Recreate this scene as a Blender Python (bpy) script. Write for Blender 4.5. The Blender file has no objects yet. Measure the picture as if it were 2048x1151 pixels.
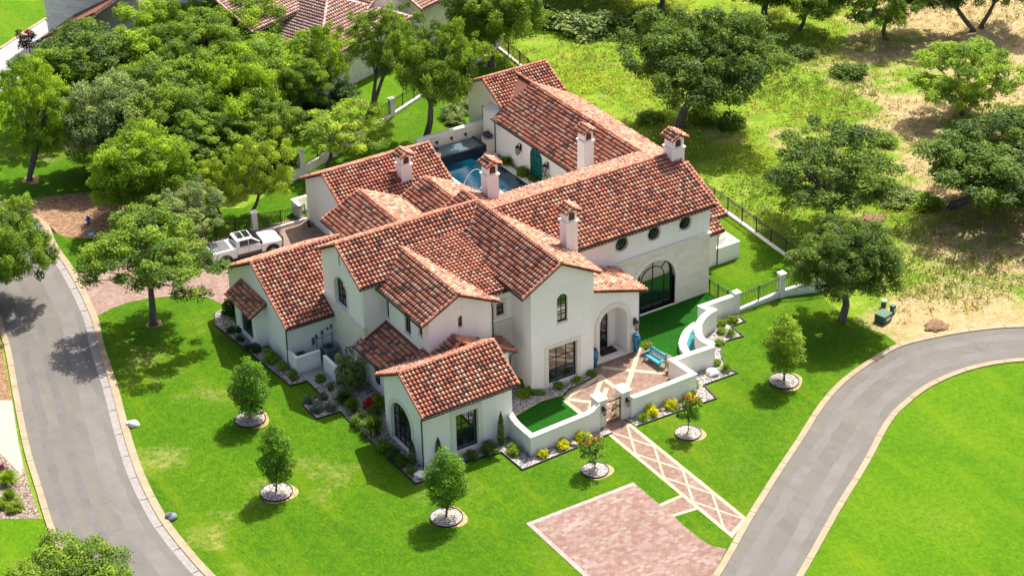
import bpy, bmesh, math, random
import numpy as np
from mathutils import Vector, Matrix
from mathutils.geometry import tessellate_polygon
R = math.radians
S = bpy.context.scene
C = S.collection
rnd = random.Random(7)

# ------------------------------------------------------------------ camera, sky, sun, exposure
CAMP = Vector((-51.01, -94.63, 76.0)); F = 3982.0
PIT, ROL, YAW = R(30.2), R(-1.25), R(31.55)
_r = Vector((math.cos(YAW), -math.sin(YAW), 0)); _h = Vector((math.sin(YAW), math.cos(YAW), 0)); _z = Vector((0, 0, 1))
_f = _h*math.cos(PIT) - _z*math.sin(PIT); _u = _h*math.sin(PIT) + _z*math.cos(PIT)
_X = _r*math.cos(ROL) + _u*math.sin(ROL); _Y = -_r*math.sin(ROL) + _u*math.cos(ROL)
cam = bpy.data.cameras.new("camera"); co = bpy.data.objects.new("camera", cam); C.objects.link(co)
M = Matrix((( _X.x, _Y.x, -_f.x), (_X.y, _Y.y, -_f.y), (_X.z, _Y.z, -_f.z))).to_4x4(); M.translation = CAMP
co.matrix_world = M; cam.lens = F/2048*36; cam.sensor_width = 36; cam.clip_end = 3000; cam.clip_start = 1
S.camera = co
SUN = Vector((.58, .31, 1)).normalized()
sl = bpy.data.lights.new("sun", 'SUN'); sl.energy = 3.9; sl.angle = R(.53); sl.color = (1, .955, .88)
so = bpy.data.objects.new("sun", sl); C.objects.link(so); so.rotation_euler = SUN.to_track_quat('Z', 'Y').to_euler(); so.location = (0, 0, 60)
W = bpy.data.worlds.new("World"); S.world = W; W.use_nodes = True
nt = W.node_tree; sky = nt.nodes.new('ShaderNodeTexSky'); sky.sky_type = 'NISHITA'; sky.sun_disc = False
sky.sun_elevation = math.asin(SUN.z); sky.sun_rotation = math.atan2(SUN.x, SUN.y); sky.air_density = .7; sky.dust_density = 4.0; sky.ozone_density = .6
nt.links.new(sky.outputs[0], nt.nodes['Background'].inputs[0]); nt.nodes['Background'].inputs[1].default_value = .112
S.view_settings.view_transform = 'Standard'; S.view_settings.look = 'None'; S.view_settings.exposure = 1.30; S.view_settings.gamma = 1
S.cycles.max_bounces = 6; S.cycles.transparent_max_bounces = 4; S.cycles.diffuse_bounces = 3

# ------------------------------------------------------------------ where a point seen in the survey photo lies on a level plane
def G(x, y, z=0):
    d = _f*F + _X*(x-1024) - _Y*(y-575.5)
    t = (z-CAMP.z)/d.z
    p = CAMP + d*t
    return (p.x, p.y, z)
def GL(*pts): return [G(*p)[:2] for p in pts]
def mpp(p): return (Vector(p)-CAMP).dot(_f)/F

# ------------------------------------------------------------------ materials
def srgb(r, g, b):
    return tuple(((c/255)/12.92 if c/255 < .04045 else ((c/255+.055)/1.055)**2.4) for c in (r, g, b)) + (1,)
def col(c): return tuple(c) + (1,) if len(c) == 3 else tuple(c)
class N:
    def __init__(s, name, rough=.8, spec=.3):
        s.m = bpy.data.materials.new(name); s.m.use_nodes = True; s.t = s.m.node_tree
        s.b = s.t.nodes['Principled BSDF']; s.b.inputs['Roughness'].default_value = rough
        s.b.inputs['Specular IOR Level'].default_value = spec
        s.co = None
    def n(s, k, **kw):
        o = s.t.nodes.new('ShaderNode'+k)
        for a, v in kw.items(): setattr(o, a, v)
        return o
    def L(s, a, b): s.t.links.new(a, b)
    def pos(s):
        if not s.co: s.co = s.n('NewGeometry').outputs['Position']
        return s.co
    def noise(s, scale, detail=4, rough=.55, vec=None, dist=0, out='Fac'):
        o = s.n('TexNoise'); o.inputs['Scale'].default_value = scale; o.inputs['Detail'].default_value = detail
        o.inputs['Roughness'].default_value = rough; o.inputs['Distortion'].default_value = dist
        s.L(vec or s.pos(), o.inputs['Vector']); return o.outputs[out]
    def vscale(s, sc, rot=0):
        o = s.n('Mapping'); o.inputs['Scale'].default_value = sc; o.inputs['Rotation'].default_value = (0, 0, rot); s.L(s.pos(), o.inputs['Vector']); return o.outputs[0]
    def ramp(s, fac, stops, interp='LINEAR'):
        o = s.n('ValToRGB'); cr = o.color_ramp; cr.interpolation = interp
        while len(cr.elements) < len(stops): cr.elements.new(.5)
        for e, (p, c) in zip(cr.elements, stops): e.position = p; e.color = col(c)
        s.L(fac, o.inputs[0]); return o.outputs[0]
    def mix(s, fac, a, b, mode='MIX'):
        o = s.n('Mix', data_type='RGBA', blend_type=mode)
        for i, v in ((0, fac), (6, a), (7, b)):
            if isinstance(v, (int, float)): o.inputs[i].default_value = v
            elif isinstance(v, tuple): o.inputs[i].default_value = col(v)
            else: s.L(v, o.inputs[i])
        return o.outputs[2]
    def math(s, op, a, b=0):
        o = s.n('Math', operation=op)
        for i, v in ((0, a), (1, b)):
            if isinstance(v, (int, float)): o.inputs[i].default_value = v
            else: s.L(v, o.inputs[i])
        return o.outputs[0]
    def base(s, c):
        if isinstance(c, tuple): s.b.inputs['Base Color'].default_value = col(c)
        else: s.L(c, s.b.inputs['Base Color'])
        return s
    def bump(s, h, strength=.4, dist=.02):
        o = s.n('Bump'); o.inputs['Strength'].default_value = strength; o.inputs['Distance'].default_value = dist
        s.L(h, o.inputs['Height']); s.L(o.outputs[0], s.b.inputs['Normal']); return s
MT = {}
def plain(name, c, rough=.6, spec=.3, metal=0, var=.12, scale=3.0):
    if name in MT: return MT[name]
    m = N(name, rough, spec); m.b.inputs['Metallic'].default_value = metal
    lo = tuple(v*(1-var) for v in c[:3]); hi = tuple(min(1, v*(1+var)) for v in c[:3])
    m.base(m.ramp(m.noise(scale, 5), [(.35, lo), (.65, hi)])); MT[name] = m.m; return m.m

def mk_stucco():
    m = N('stucco', .9, .15)
    big = m.noise(.35, 5); c = m.ramp(big, [(.3, (.83, .78, .70)), (.7, (.89, .85, .78))])
    st = m.noise(1.0, 6, .6, m.vscale((3, 3, .35))); c = m.mix(m.ramp(st, [(.5, (0, 0, 0)), (.85, (.25, .25, .25))]), c, (.62, .57, .49))
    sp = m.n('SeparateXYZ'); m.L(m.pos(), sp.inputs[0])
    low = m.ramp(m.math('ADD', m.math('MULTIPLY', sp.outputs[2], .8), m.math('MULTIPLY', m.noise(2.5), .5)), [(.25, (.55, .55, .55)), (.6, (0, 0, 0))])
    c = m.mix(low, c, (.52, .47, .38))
    m.base(c); m.bump(m.noise(14, 5), .25, .01); return m.m
def mk_stone(name='limestone', a=(.68, .61, .47), b=(.80, .74, .61), mort=(.58, .52, .42), sc=1.0, rustic=False):
    m = N(name, .9, .15)
    sp = m.n('SeparateXYZ'); m.L(m.pos(), sp.inputs[0]); cb = m.n('CombineXYZ')
    m.L(m.math('ADD', sp.outputs[0], sp.outputs[1]), cb.inputs[0]); m.L(sp.outputs[2], cb.inputs[1])
    br = m.n('TexBrick'); br.inputs['Scale'].default_value = sc; br.inputs['Mortar Size'].default_value = .012 if not rustic else .02
    br.inputs['Brick Width'].default_value = .9 if not rustic else .55; br.inputs['Row Height'].default_value = .42 if not rustic else .24
    br.inputs['Color1'].default_value = col(a); br.inputs['Color2'].default_value = col(b); br.inputs['Mortar'].default_value = col(mort)
    m.L(cb.outputs[0], br.inputs['Vector'])
    c = m.mix(.45, br.outputs[0], m.ramp(m.noise(2.2, 6, .65), [(.3, a), (.7, b)]))
    if rustic: c = m.mix(m.ramp(m.noise(3.1, 3, .5, m.vscale((1, 1, 4))), [(.6, (0, 0, 0)), (.72, (.6, .6, .6))]), c, (.42, .28, .13))
    m.base(c); m.bump(br.outputs[1], -.3, .01); return m.m
def mk_tile():
    m = N('roof_tile', .85, .2)
    uv = m.n('UVMap'); fl = m.n('VectorMath', operation='FLOOR'); m.L(uv.outputs[0], fl.inputs[0])
    wn = m.n('TexWhiteNoise', noise_dimensions='2D'); m.L(fl.outputs[0], wn.inputs['Vector'])
    c = m.ramp(wn.outputs[0], [(0, (0.094, 0.070, 0.067)), (.09, (0.180, 0.106, 0.085)), (.18, (0.418, 0.141, 0.085)), (.32, (0.547, 0.211, 0.117)), (.50, (0.504, 0.183, 0.120)),
                              (.64, (0.562, 0.275, 0.173)), (.79, (0.576, 0.331, 0.212)), (.92, (0.590, 0.436, 0.303))], 'CONSTANT')
    c = m.mix(.15, c, m.ramp(m.noise(.5, 4), [(.35, (0.396, 0.162, 0.113)), (.65, (0.612, 0.317, 0.212))]))
    c = m.mix(m.ramp(m.noise(9, 5, .7), [(.5, (0, 0, 0)), (.75, (.4, .4, .4))]), c, (0.216, 0.141, 0.106))
    c = m.mix(m.ramp(m.noise(1.2, 6, .7), [(.55, (0, 0, 0)), (.78, (.5, .5, .5))]), c, (.16, .085, .06))
    m.base(c); m.bump(m.noise(25, 3), .3, .01); return m.m
def mk_paver(name, c1, c2, c3, bw=.24, bh=.16, rot=0.0):
    m = N(name, .9, .15); v = m.vscale((1, 1, 1), rot)
    br = m.n('TexBrick'); br.inputs['Scale'].default_value = 1; br.inputs['Brick Width'].default_value = bw; br.inputs['Row Height'].default_value = bh
    br.inputs['Mortar Size'].default_value = .010; br.inputs['Color1'].default_value = col(c1); br.inputs['Color2'].default_value = col(c2)
    br.inputs['Mortar'].default_value = col(tuple(x*.6 for x in c1)); br.inputs['Bias'].default_value = -.1; m.L(v, br.inputs['Vector'])
    fl = m.n('VectorMath', operation='SNAP'); m.L(v, fl.inputs[0]); fl.inputs[1].default_value = (bw, bh, 1)
    wn = m.n('TexWhiteNoise', noise_dimensions='3D'); m.L(fl.outputs[0], wn.inputs['Vector'])
    c = m.mix(m.ramp(wn.outputs[0], [(.5, (0, 0, 0)), (.95, (.8, .8, .8))]), br.outputs[0], col(c3))
    c = m.mix(m.ramp(m.noise(.45, 5, .6), [(.4, (0, 0, 0)), (.7, (.45, .45, .45))]), c, tuple(x*.72 for x in c1))
    m.base(c); m.bump(br.outputs[1], -.3, .01); return m.m
def mk_lawn(name, lo, mid, hi, dead=.0, sc=1.0, turf=False):
    m = N(name, .95, .1)
    v = m.vscale((1, 1, 1)); c = m.ramp(m.noise(.16*sc, 5, .6, dist=.4), [(.3, lo), (.5, mid), (.72, hi)])
    c = m.mix(.5, c, m.ramp(m.noise(1.6*sc, 6, .7), [(.32, lo), (.68, hi)]))
    fine = m.noise(7, 5, .8, m.vscale((1, .4, 1), .6)); c = m.mix(m.ramp(fine, [(.35, (.75, .75, .75)), (.62, (0, 0, 0))]), c, tuple(x*.5 for x in lo))
    if not turf:
        st = m.noise(.55, 4, .6, m.vscale((1, .16, 1), .95)); c = m.mix(m.ramp(st, [(.50, (0, 0, 0)), (.70, (.32, .32, .32))]), c, tuple(x*y for x, y in zip(hi, (1.15, .95, 1))))
    if dead:
        d = m.math('MULTIPLY', m.ramp(m.noise(.16, 4, .6), [(.56, (0, 0, 0)), (.70, (1, 1, 1))]), m.ramp(m.noise(2.6, 6, .75), [(.42, (0, 0, 0)), (.62, (1, 1, 1))]))
        sx_ = m.n('SeparateXYZ'); m.L(m.pos(), sx_.inputs[0]); loc = m.ramp(m.math('MULTIPLY', m.math('ADD', sx_.outputs[0], 20), .025), [(.40, (1, 1, 1)), (.55, (.22, .22, .22))]); d = m.math('MULTIPLY', d, loc)
        c = m.mix(m.math('MULTIPLY', d, dead), c, (.30, .245, .09))
    m.base(c)
    if not turf: m.bump(m.noise(18, 5, .8), .8, .05)
    return m.m
def mk_wild():
    m = N('wild_ground', .98, .05)
    big = m.noise(.075, 5, .62, dist=.8); med = m.noise(.5, 6, .68); fin = m.noise(4.5, 6, .8)
    g = m.ramp(med, [(.25, (0.076, 0.167, 0.010)), (.5, (0.168, 0.273, 0.017)), (.75, (0.302, 0.334, 0.051))])
    s = m.ramp(m.noise(1.1, 6, .7), [(.3, (0.336, 0.220, 0.102)), (.6, (0.470, 0.352, 0.196)), (.8, (0.538, 0.440, 0.281))])
    sp = m.n('SeparateXYZ'); m.L(m.pos(), sp.inputs[0])
    # drier towards the east and the road
    e = m.math('MULTIPLY', m.math('SUBTRACT', m.math('ADD', sp.outputs[0], m.math('MULTIPLY', sp.outputs[1], -.55)), 40), .013)
    blob = None
    for px_, py_, r_ in ((1820, 215, 3.5), (1835, 270, 3.2), (1855, 330, 3), (1880, 390, 3.5), (1590, 285, 3.2), (1810, 650, 3.5), (1690, 470, 2.5), (1190, 205, 2.2), (1240, 232, 2.2), (1760, 90, 4), (1960, 110, 6), (1900, 30, 6), (1960, 480, 5), (1930, 620, 4), (1430, 270, 3)):
        dn = m.n('VectorMath', operation='DISTANCE'); m.L(m.pos(), dn.inputs[0]); dn.inputs[1].default_value = G(px_, py_); v_ = m.math('MAXIMUM', m.math('SUBTRACT', 1.25, m.math('MULTIPLY', dn.outputs['Value'], 1/r_)), 0)
        blob = v_ if blob is None else m.math('MAXIMUM', blob, v_)
    e = m.math('ADD', e, m.math('MULTIPLY', blob, .17))
    f = m.ramp(m.math('ADD', m.math('ADD', big, e), m.math('MULTIPLY', m.math('SUBTRACT', med, .5), .55)), [(.56, (0, 0, 0)), (.73, (1, 1, 1))])
    c = m.mix(f, g, s)
    c = m.mix(m.ramp(fin, [(.35, (.6, .6, .6)), (.6, (0, 0, 0))]), c, (0.084, 0.114, 0.025)); m.base(c); m.bump(m.noise(3, 8, .8), 1, .15); return m.m
def mk_gravel(name='gravel', a=(.20, .18, .17), b=(.72, .67, .62)):
    m = N(name, .95, .1); vo = m.n('TexVoronoi'); vo.inputs['Scale'].default_value = 9; m.L(m.pos(), vo.inputs['Vector'])
    sp = m.n('SeparateColor'); m.L(vo.outputs['Color'], sp.inputs[0])
    c = m.ramp(sp.outputs[0], [(0, a), (.25, tuple(x*.6+y*.25 for x, y in zip(a, b))), (.5, tuple(x*.8 for x in b)), (1, b)])
    c = m.mix(m.ramp(vo.outputs['Distance'], [(.35, (0, 0, 0)), (.75, (.8, .8, .8))]), c, tuple(x*.4 for x in a))
    m.base(c); m.bump(vo.outputs['Distance'], -.9, .05); return m.m
def mk_asphalt():
    m = N('asphalt', .95, .15)
    c = m.ramp(m.noise(.35, 6, .6, dist=.5), [(.3, (0.1170, 0.1066, 0.0916)), (.7, (0.1548, 0.1424, 0.1222))])
    c = m.mix(m.ramp(m.noise(.12, 3, .5, m.vscale((1, 1, 1))), [(.4, (0, 0, 0)), (.6, (.5, .5, .5))]), c, (0.1307, 0.1204, 0.1087))
    c = m.mix(m.ramp(m.noise(.8, 5, .65, m.vscale((1, .12, 1), .25)), [(.5, (0, 0, 0)), (.68, (.55, .55, .55))]), c, (0.0998, 0.0929, 0.0825)); c = m.mix(m.ramp(m.noise(1.3, 6, .7), [(.6, (0, 0, 0)), (.75, (.4, .4, .4))]), c, (0.1995, 0.1858, 0.1589))
    ck = m.n('TexVoronoi', feature='DISTANCE_TO_EDGE'); ck.inputs['Scale'].default_value = .22; w = m.noise(.9, 5, out='Color')
    mx = m.mix(.35, m.pos(), w) ; vm = m.n('VectorMath', operation='ADD'); m.L(m.pos(), vm.inputs[0])
    sc = m.n('VectorMath', operation='SCALE'); m.L(w, sc.inputs[0]); sc.inputs['Scale'].default_value = 2.2; m.L(sc.outputs[0], vm.inputs[1]); m.L(vm.outputs[0], ck.inputs['Vector'])
    c = m.mix(m.ramp(ck.outputs[0], [(.004, (.45, .45, .45)), (.012, (0, 0, 0))]), c, (0.0894, 0.0826, 0.0733))
    c = m.mix(m.ramp(m.noise(22, 3, .8), [(.4, (.35, .35, .35)), (.7, (0, 0, 0))]), c, (0.1170, 0.1101, 0.0978)); m.base(c); m.bump(m.noise(40, 3), .3, .01); return m.m
def mk_leaf(name, c, hue=.12, trans=.4):
    m = bpy.data.materials.new(name); m.use_nodes = True; t = m.node_tree; t.nodes.clear()
    o = t.nodes.new('ShaderNodeOutputMaterial'); d = t.nodes.new('ShaderNodeBsdfDiffuse'); tr = t.nodes.new('ShaderNodeBsdfTranslucent'); g = t.nodes.new('ShaderNodeBsdfGlossy')
    at = t.nodes.new('ShaderNodeAttribute'); at.attribute_name = 'tint'
    cr = t.nodes.new('ShaderNodeValToRGB'); e = cr.color_ramp.elements
    e[0].color = col(tuple(v*k for v, k in zip(c, (.42, .5, .5)))); e[1].color = col(tuple(min(1, v*k) for v, k in zip(c, (2.0, 1.55, 1.3))))
    t.links.new(at.outputs['Fac'], cr.inputs[0])
    t.links.new(cr.outputs[0], d.inputs[0])
    hs = t.nodes.new('ShaderNodeHueSaturation'); hs.inputs['Hue'].default_value = .49; hs.inputs['Value'].default_value = 1.25; t.links.new(cr.outputs[0], hs.inputs['Color']); t.links.new(hs.outputs[0], tr.inputs[0])
    g.inputs['Roughness'].default_value = .6; g.inputs[0].default_value = (.9, .95, .9, 1)
    a = t.nodes.new('ShaderNodeMixShader'); a.inputs[0].default_value = trans; t.links.new(d.outputs[0], a.inputs[1]); t.links.new(tr.outputs[0], a.inputs[2])
    b = t.nodes.new('ShaderNodeMixShader'); b.inputs[0].default_value = .02; t.links.new(a.outputs[0], b.inputs[1]); t.links.new(g.outputs[0], b.inputs[2]); t.links.new(b.outputs[0], o.inputs[0])
    return m
def mk_glass():
    m = N('window_glass', .04, .9); m.base((.010, .020, .018)); m.b.inputs['IOR'].default_value = 1.9; return m.m
def mk_bark():
    m = N('bark', .95, .1); m.base(m.ramp(m.noise(3.5, 6, .7, m.vscale((1.5, 1.5, .4))), [(.3, (.055, .043, .035)), (.7, (.20, .165, .14))])); m.bump(m.noise(9, 5), .8, .04); return m.m
def mk_water(name, c, c2):
    m = N(name, .04, .6); m.base(m.ramp(m.noise(.35, 3), [(.3, c), (.7, c2)])); m.bump(m.noise(3.2, 4, .6), .25, .04); return m.m
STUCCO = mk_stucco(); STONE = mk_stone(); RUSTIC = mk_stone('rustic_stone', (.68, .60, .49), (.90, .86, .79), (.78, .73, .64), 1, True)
RIDGE = plain('ridge_clay', (.40, .165, .105), .9, .1, var=.38, scale=2.2); PAN = plain('roof_pan_shaded', (.32, .105, .065), .9, .1, var=.3, scale=3); JOINT_SHADE = plain('tile_end_shadow_clay', (.13, .045, .03), .9, .1, var=.2); TILE = mk_tile(); GLASS = mk_glass(); BARK = mk_bark()  # dirty pans and mortared tile ends, darkened further to paint shade between tiles
TRIM = plain('cast_stone', (.74, .68, .56), .85, .15, var=.06, scale=5)
COPING = plain('wall_coping', (.78, .74, .67), .85, .15, var=.06, scale=3)
BLACK = plain('black_iron', (.018, .017, .016), .45, .4)
BRONZE = plain('bronze_gutter', (.05, .032, .025), .5, .4)
FLASH = plain('red_flashing', (.20, .045, .04), .6, .3)
SOFFIT = plain('roof_underside', (.16, .07, .05), .9, .1)
STEEL = plain('grey_metal', (.10, .13, .15), .5, .5)
PAD = mk_paver('parking_pavers', (0.1935, 0.1104, 0.0874), (0.2494, 0.1680, 0.1388), (0.2709, 0.2200, 0.1911), .32, .22, 0)
COURT = mk_paver('court_pavers', (0.1978, 0.1144, 0.0860), (0.2530, 0.1672, 0.1290), (0.2484, 0.2006, 0.1677), .22, .15, .4)
DRIVE = mk_paver('drive_pavers', (0.2070, 0.1276, 0.0989), (0.2668, 0.1848, 0.1505), (0.2668, 0.2156, 0.1806), .24, .16, .3)
CREAM = mk_paver('cream_pavers', (0.4, 0.32, 0.208), (0.48, 0.408, 0.296), (0.448, 0.384, 0.28), .26, .18, .2)
LAWN = mk_lawn('lawn_grass', (0.0260, 0.1004, 0.0011), (0.0536, 0.1525, 0.0015), (0.1228, 0.2009, 0.0037), .9)
LAWN2 = mk_lawn('island_grass', (0.0474, 0.1437, 0.0014), (0.0822, 0.1950, 0.0020), (0.1328, 0.2191, 0.0047), .4)
TURF = mk_lawn('turf_green', (0.008, 0.068, 0.0032), (0.0112, 0.084, 0.004), (0.0144, 0.1, 0.0048), 0, 3, True)
WILD = mk_wild(); GRAVEL = mk_gravel('gravel', (.15, .135, .13), (.50, .455, .42)); WGRAVEL = mk_gravel('white_gravel', (.24, .21, .185), (.50, .455, .40)); ASPH = mk_asphalt()
KERB = plain('kerb_concrete', (0.2881, 0.2213, 0.1458), .9, .15, var=.12, scale=1.5)
CONC = plain('pale_concrete', (0.2827, 0.2790, 0.2753), .9, .15, var=.06, scale=.6)
MULCH = N('leaf_litter', .95, .05); MULCH.base(MULCH.ramp(MULCH.noise(2.6, 7, .9), [(.36, (.06, .032, .02)), (.5, (.22, .13, .075)), (.64, (.42, .28, .17))])); MULCH.bump(MULCH.noise(8, 5, .8), 1, .06); MULCH = MULCH.m  # litter tones, contrast raised to imitate dappled tree shade
WHITE = plain('white_paint', (.80, .80, .78), .25, .5, var=.02)
TEAL = plain('turquoise_paint', (.035, .34, .42), .45, .4, var=.12, scale=6)

# ------------------------------------------------------------------ object helpers
def setp(o, label=None, cat=None, group=None, kind=None):
    if label: o['label'] = label
    if cat: o['category'] = cat
    if group: o['group'] = group
    if kind: o['kind'] = kind
    return o
def thing(name, label, cat, loc=(0, 0, 0), rz=0, group=None):
    o = bpy.data.objects.new(name, None); C.objects.link(o); o.location = loc; o.rotation_euler = (0, 0, rz); o.empty_display_size = .2
    return setp(o, label, cat, group)
class MB:
    def __init__(s): s.v = []; s.f = []; s.uv = {}
    def add(s, vs, fs):
        k = len(s.v); s.v += [tuple(v) for v in vs]; s.f += [tuple(i+k for i in f) for f in fs]; return s
    def box(s, x0, x1, y0, y1, z0, z1):
        return s.add([(x0, y0, z0), (x1, y0, z0), (x1, y1, z0), (x0, y1, z0), (x0, y0, z1), (x1, y0, z1), (x1, y1, z1), (x0, y1, z1)],
                     [(0, 3, 2, 1), (4, 5, 6, 7), (0, 1, 5, 4), (1, 2, 6, 5), (2, 3, 7, 6), (3, 0, 4, 7)])
    def bar(s, a, b, w=.05, h=None, up=(0, 0, 1)):
        a, b = Vector(a), Vector(b); h = h or w; d = (b-a).normalized(); u = Vector(up)
        if abs(d.dot(u)) > .98: u = Vector((1, 0, 0))
        x = d.cross(u).normalized(); y = x.cross(d)
        q = [p + x*i*w/2 + y*j*h/2 for p in (a, b) for i, j in ((-1, -1), (1, -1), (1, 1), (-1, 1))]
        return s.add(q, [(0, 3, 2, 1), (4, 5, 6, 7), (0, 1, 5, 4), (1, 2, 6, 5), (2, 3, 7, 6), (3, 0, 4, 7)])
    def tube(s, pts, rad, n=8, cap=True):
        pts = [Vector(p) for p in pts]; rs = rad if isinstance(rad, (list, tuple)) else [rad]*len(pts)
        k = len(s.v); prev = None
        for i, p in enumerate(pts):
            d = (pts[min(i+1, len(pts)-1)]-pts[max(i-1, 0)]).normalized()
            if prev is None: prev = d.orthogonal().normalized()
            x = (prev - d*prev.dot(d)).normalized(); y = d.cross(x); prev = x
            for j in range(n):
                t = 2*math.pi*j/n; s.v.append(tuple(p + (x*math.cos(t)+y*math.sin(t))*rs[i]))
        for i in range(len(pts)-1):
            for j in range(n):
                s.f.append((k+i*n+j, k+i*n+(j+1) % n, k+(i+1)*n+(j+1) % n, k+(i+1)*n+j))
        if cap:
            s.f.append(tuple(k+j for j in reversed(range(n)))); s.f.append(tuple(k+(len(pts)-1)*n+j for j in range(n)))
        return s
    def lathe(s, prof, n=20, c=(0, 0, 0)):
        k = len(s.v)
        for r, z in prof:
            for j in range(n):
                t = 2*math.pi*j/n; s.v.append((c[0]+r*math.cos(t), c[1]+r*math.sin(t), c[2]+z))
        for i in range(len(prof)-1):
            for j in range(n): s.f.append((k+i*n+j, k+i*n+(j+1) % n, k+(i+1)*n+(j+1) % n, k+(i+1)*n+j))
        s.f.append(tuple(k+j for j in reversed(range(n)))); s.f.append(tuple(k+(len(prof)-1)*n+j for j in range(n))); return s
    def prism(s, poly, z0, z1):
        tri = tessellate_polygon([[Vector((p[0], p[1], 0)) for p in poly]]); n = len(poly)
        vs = [(p[0], p[1], z0) for p in poly]+[(p[0], p[1], z1) for p in poly]
        return s.add(vs, [(t[0], t[1], t[2]) for t in tri]+[(t[2]+n, t[1]+n, t[0]+n) for t in tri]+[(i, (i+1) % n, (i+1) % n+n, i+n) for i in range(n)])
    def sheet(s, poly, z):
        tri = tessellate_polygon([[Vector((p[0], p[1], 0)) for p in poly]]); vs = [(p[0], p[1], z) for p in poly]
        fs = []
        for t in tri:
            a, b, c = (Vector(vs[i]) for i in t)
            fs.append(tuple(t) if (b-a).cross(c-a).z > 0 else tuple(reversed(t)))
        return s.add(vs, fs)
    def build(s, name, mat, parent=None, smooth=False, bevel=0, fix=False):
        me = bpy.data.meshes.new(name); me.from_pydata(s.v, [], s.f)
        if fix or bevel:
            bm = bmesh.new(); bm.from_mesh(me); bmesh.ops.remove_doubles(bm, verts=bm.verts, dist=.0005); bmesh.ops.recalc_face_normals(bm, faces=bm.faces)
            if bevel: bmesh.ops.bevel(bm, geom=[e for e in bm.edges if e.calc_face_angle(0) > .5], offset=bevel, segments=2, affect='EDGES', clamp_overlap=True)
            bm.to_mesh(me); bm.free()
        if smooth: me.polygons.foreach_set('use_smooth', [True]*len(me.polygons))
        me.materials.append(mat); o = bpy.data.objects.new(name, me); C.objects.link(o); o.parent = parent
        me.update(); return o
def struct(name, mb, mat): return setp(mb.build(name, mat), kind='structure')
def copy_tree(o, parent=None):
    c = o.copy(); C.objects.link(c); c.parent = parent
    for ch in [x for x in o.children]: copy_tree(ch, c)
    return c
def offset_line(pts, d, closed=False):
    out = []; n = len(pts); P = [Vector(p[:2]) for p in pts]
    for i in range(n):
        a = P[i-1] if (i > 0 or closed) else None; b = P[(i+1) % n] if (i < n-1 or closed) else None
        t1 = (P[i]-a).normalized() if a is not None else (b-P[i]).normalized(); t2 = (b-P[i]).normalized() if b is not None else t1
        n1 = Vector((t1.y, -t1.x)); n2 = Vector((t2.y, -t2.x)); m = (n1+n2)
        if m.length < 1e-6: m = n1
        m.normalize(); k = d/max(.35, m.dot(n1)); out.append(tuple(P[i]+m*k))
    return out
def ribbon(mb, pts, d0, d1, z0, z1):
    "box section ribbon between the offsets d0 and d1 of a polyline"
    A, B = offset_line(pts, d0), offset_line(pts, d1)
    for i in range(len(pts)-1):
        q = [A[i], A[i+1], B[i+1], B[i]]
        mb.add([(*p, z0) for p in q]+[(*p, z1) for p in q], [(0, 1, 2, 3), (7, 6, 5, 4), (0, 4, 5, 1), (1, 5, 6, 2), (2, 6, 7, 3), (3, 7, 4, 0)])
def smooth_line(pts, n=6):
    out = []; P = [Vector(p[:2]) for p in pts]
    for i in range(len(P)-1):
        p0, p1, p2, p3 = P[max(i-1, 0)], P[i], P[i+1], P[min(i+2, len(P)-1)]
        for k in range(n):
            t = k/n; out.append(tuple(.5*((2*p1)+(-p0+p2)*t+(2*p0-5*p1+4*p2-p3)*t*t+(-p0+3*p1-3*p2+p3)*t**3)))
    out.append(tuple(P[-1])); return out


# ------------------------------------------------------------------ the ground
SZ = 400
struct('ground', MB().sheet([(-SZ, -SZ), (SZ, -SZ), (SZ, SZ), (-SZ, SZ)], -.03), WILD)
KL = smooth_line(GL((0, 403), (50, 420), (95, 447), (114.7, 490), (153, 546), (194.6, 631), (208.5, 690), (235, 770), (260.6, 864), (290, 950), (333, 1033), (384, 1100), (431, 1151), (500, 1215), (640, 1330)))
KLL = smooth_line(GL((-120, 520), (-40, 560), (0, 667), (12, 710), (26, 790), (47, 896), (70, 974), (98, 1064), (130, 1130), (200, 1230), (300, 1340)))
RU = smooth_line(GL((1250, 1420), (1425, 1151), (1489.5, 1039), (1545, 950), (1592, 879.6), (1637.6, 808.7), (1683.5, 758.6), (1742, 717), (1796, 688), (1867, 670), (1950, 656), (2048, 649), (2250, 652), (2500, 690)))
RL = smooth_line(GL((1420, 1480), (1608, 1151), (1680, 1022), (1735, 932), (1779, 850), (1813, 811), (1867, 771), (1950, 738), (2048, 723), (2200, 722), (2450, 755)))
LAWNP = KL[::3] + GL((900, 1500)) + RU[::3][:17] + GL((1770, 668), (1730, 655), (1700, 640), (1640, 590), (1600, 575), (1620, 560)) + [(37.4, 7.0), (38.0, 17), (38.2, 30), (38.8, 44), (39.4, 56)] + GL((1000, 90), (920, 142), (784, 232), (667, 312), (605, 352)) + [(6, 40), (0, 43), (-8, 42)] + GL((330, 430), (240, 470), (170, 478), (118, 470))
struct('front_lawn', MB().sheet(LAWNP, 0), LAWN)
NL = [(12.5, 42.5), (16.6, 44.4), (24.7, 48.6), (38.7, 55.1), (40, 58), (46, 75), (30, 100), (0, 110), (-30, 80), (-16, 50), (-5, 45)]
struct('neighbour_lawn', MB().sheet([(x, y) for x, y in NL], -.012), LAWN2)
struct('west_lawn', MB().sheet([p for p in KL[:14]] + GL((118, 470), (170, 478), (240, 470), (330, 430), (400, 380), (300, 330), (100, 250), (-300, 250), (-500, 420)), -.004), LAWN)
struct('road_west', MB().sheet(KL + KLL[::-1], .012), ASPH)
struct('road_east', MB().sheet(RU + RL[::-1], .012), ASPH)
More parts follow.
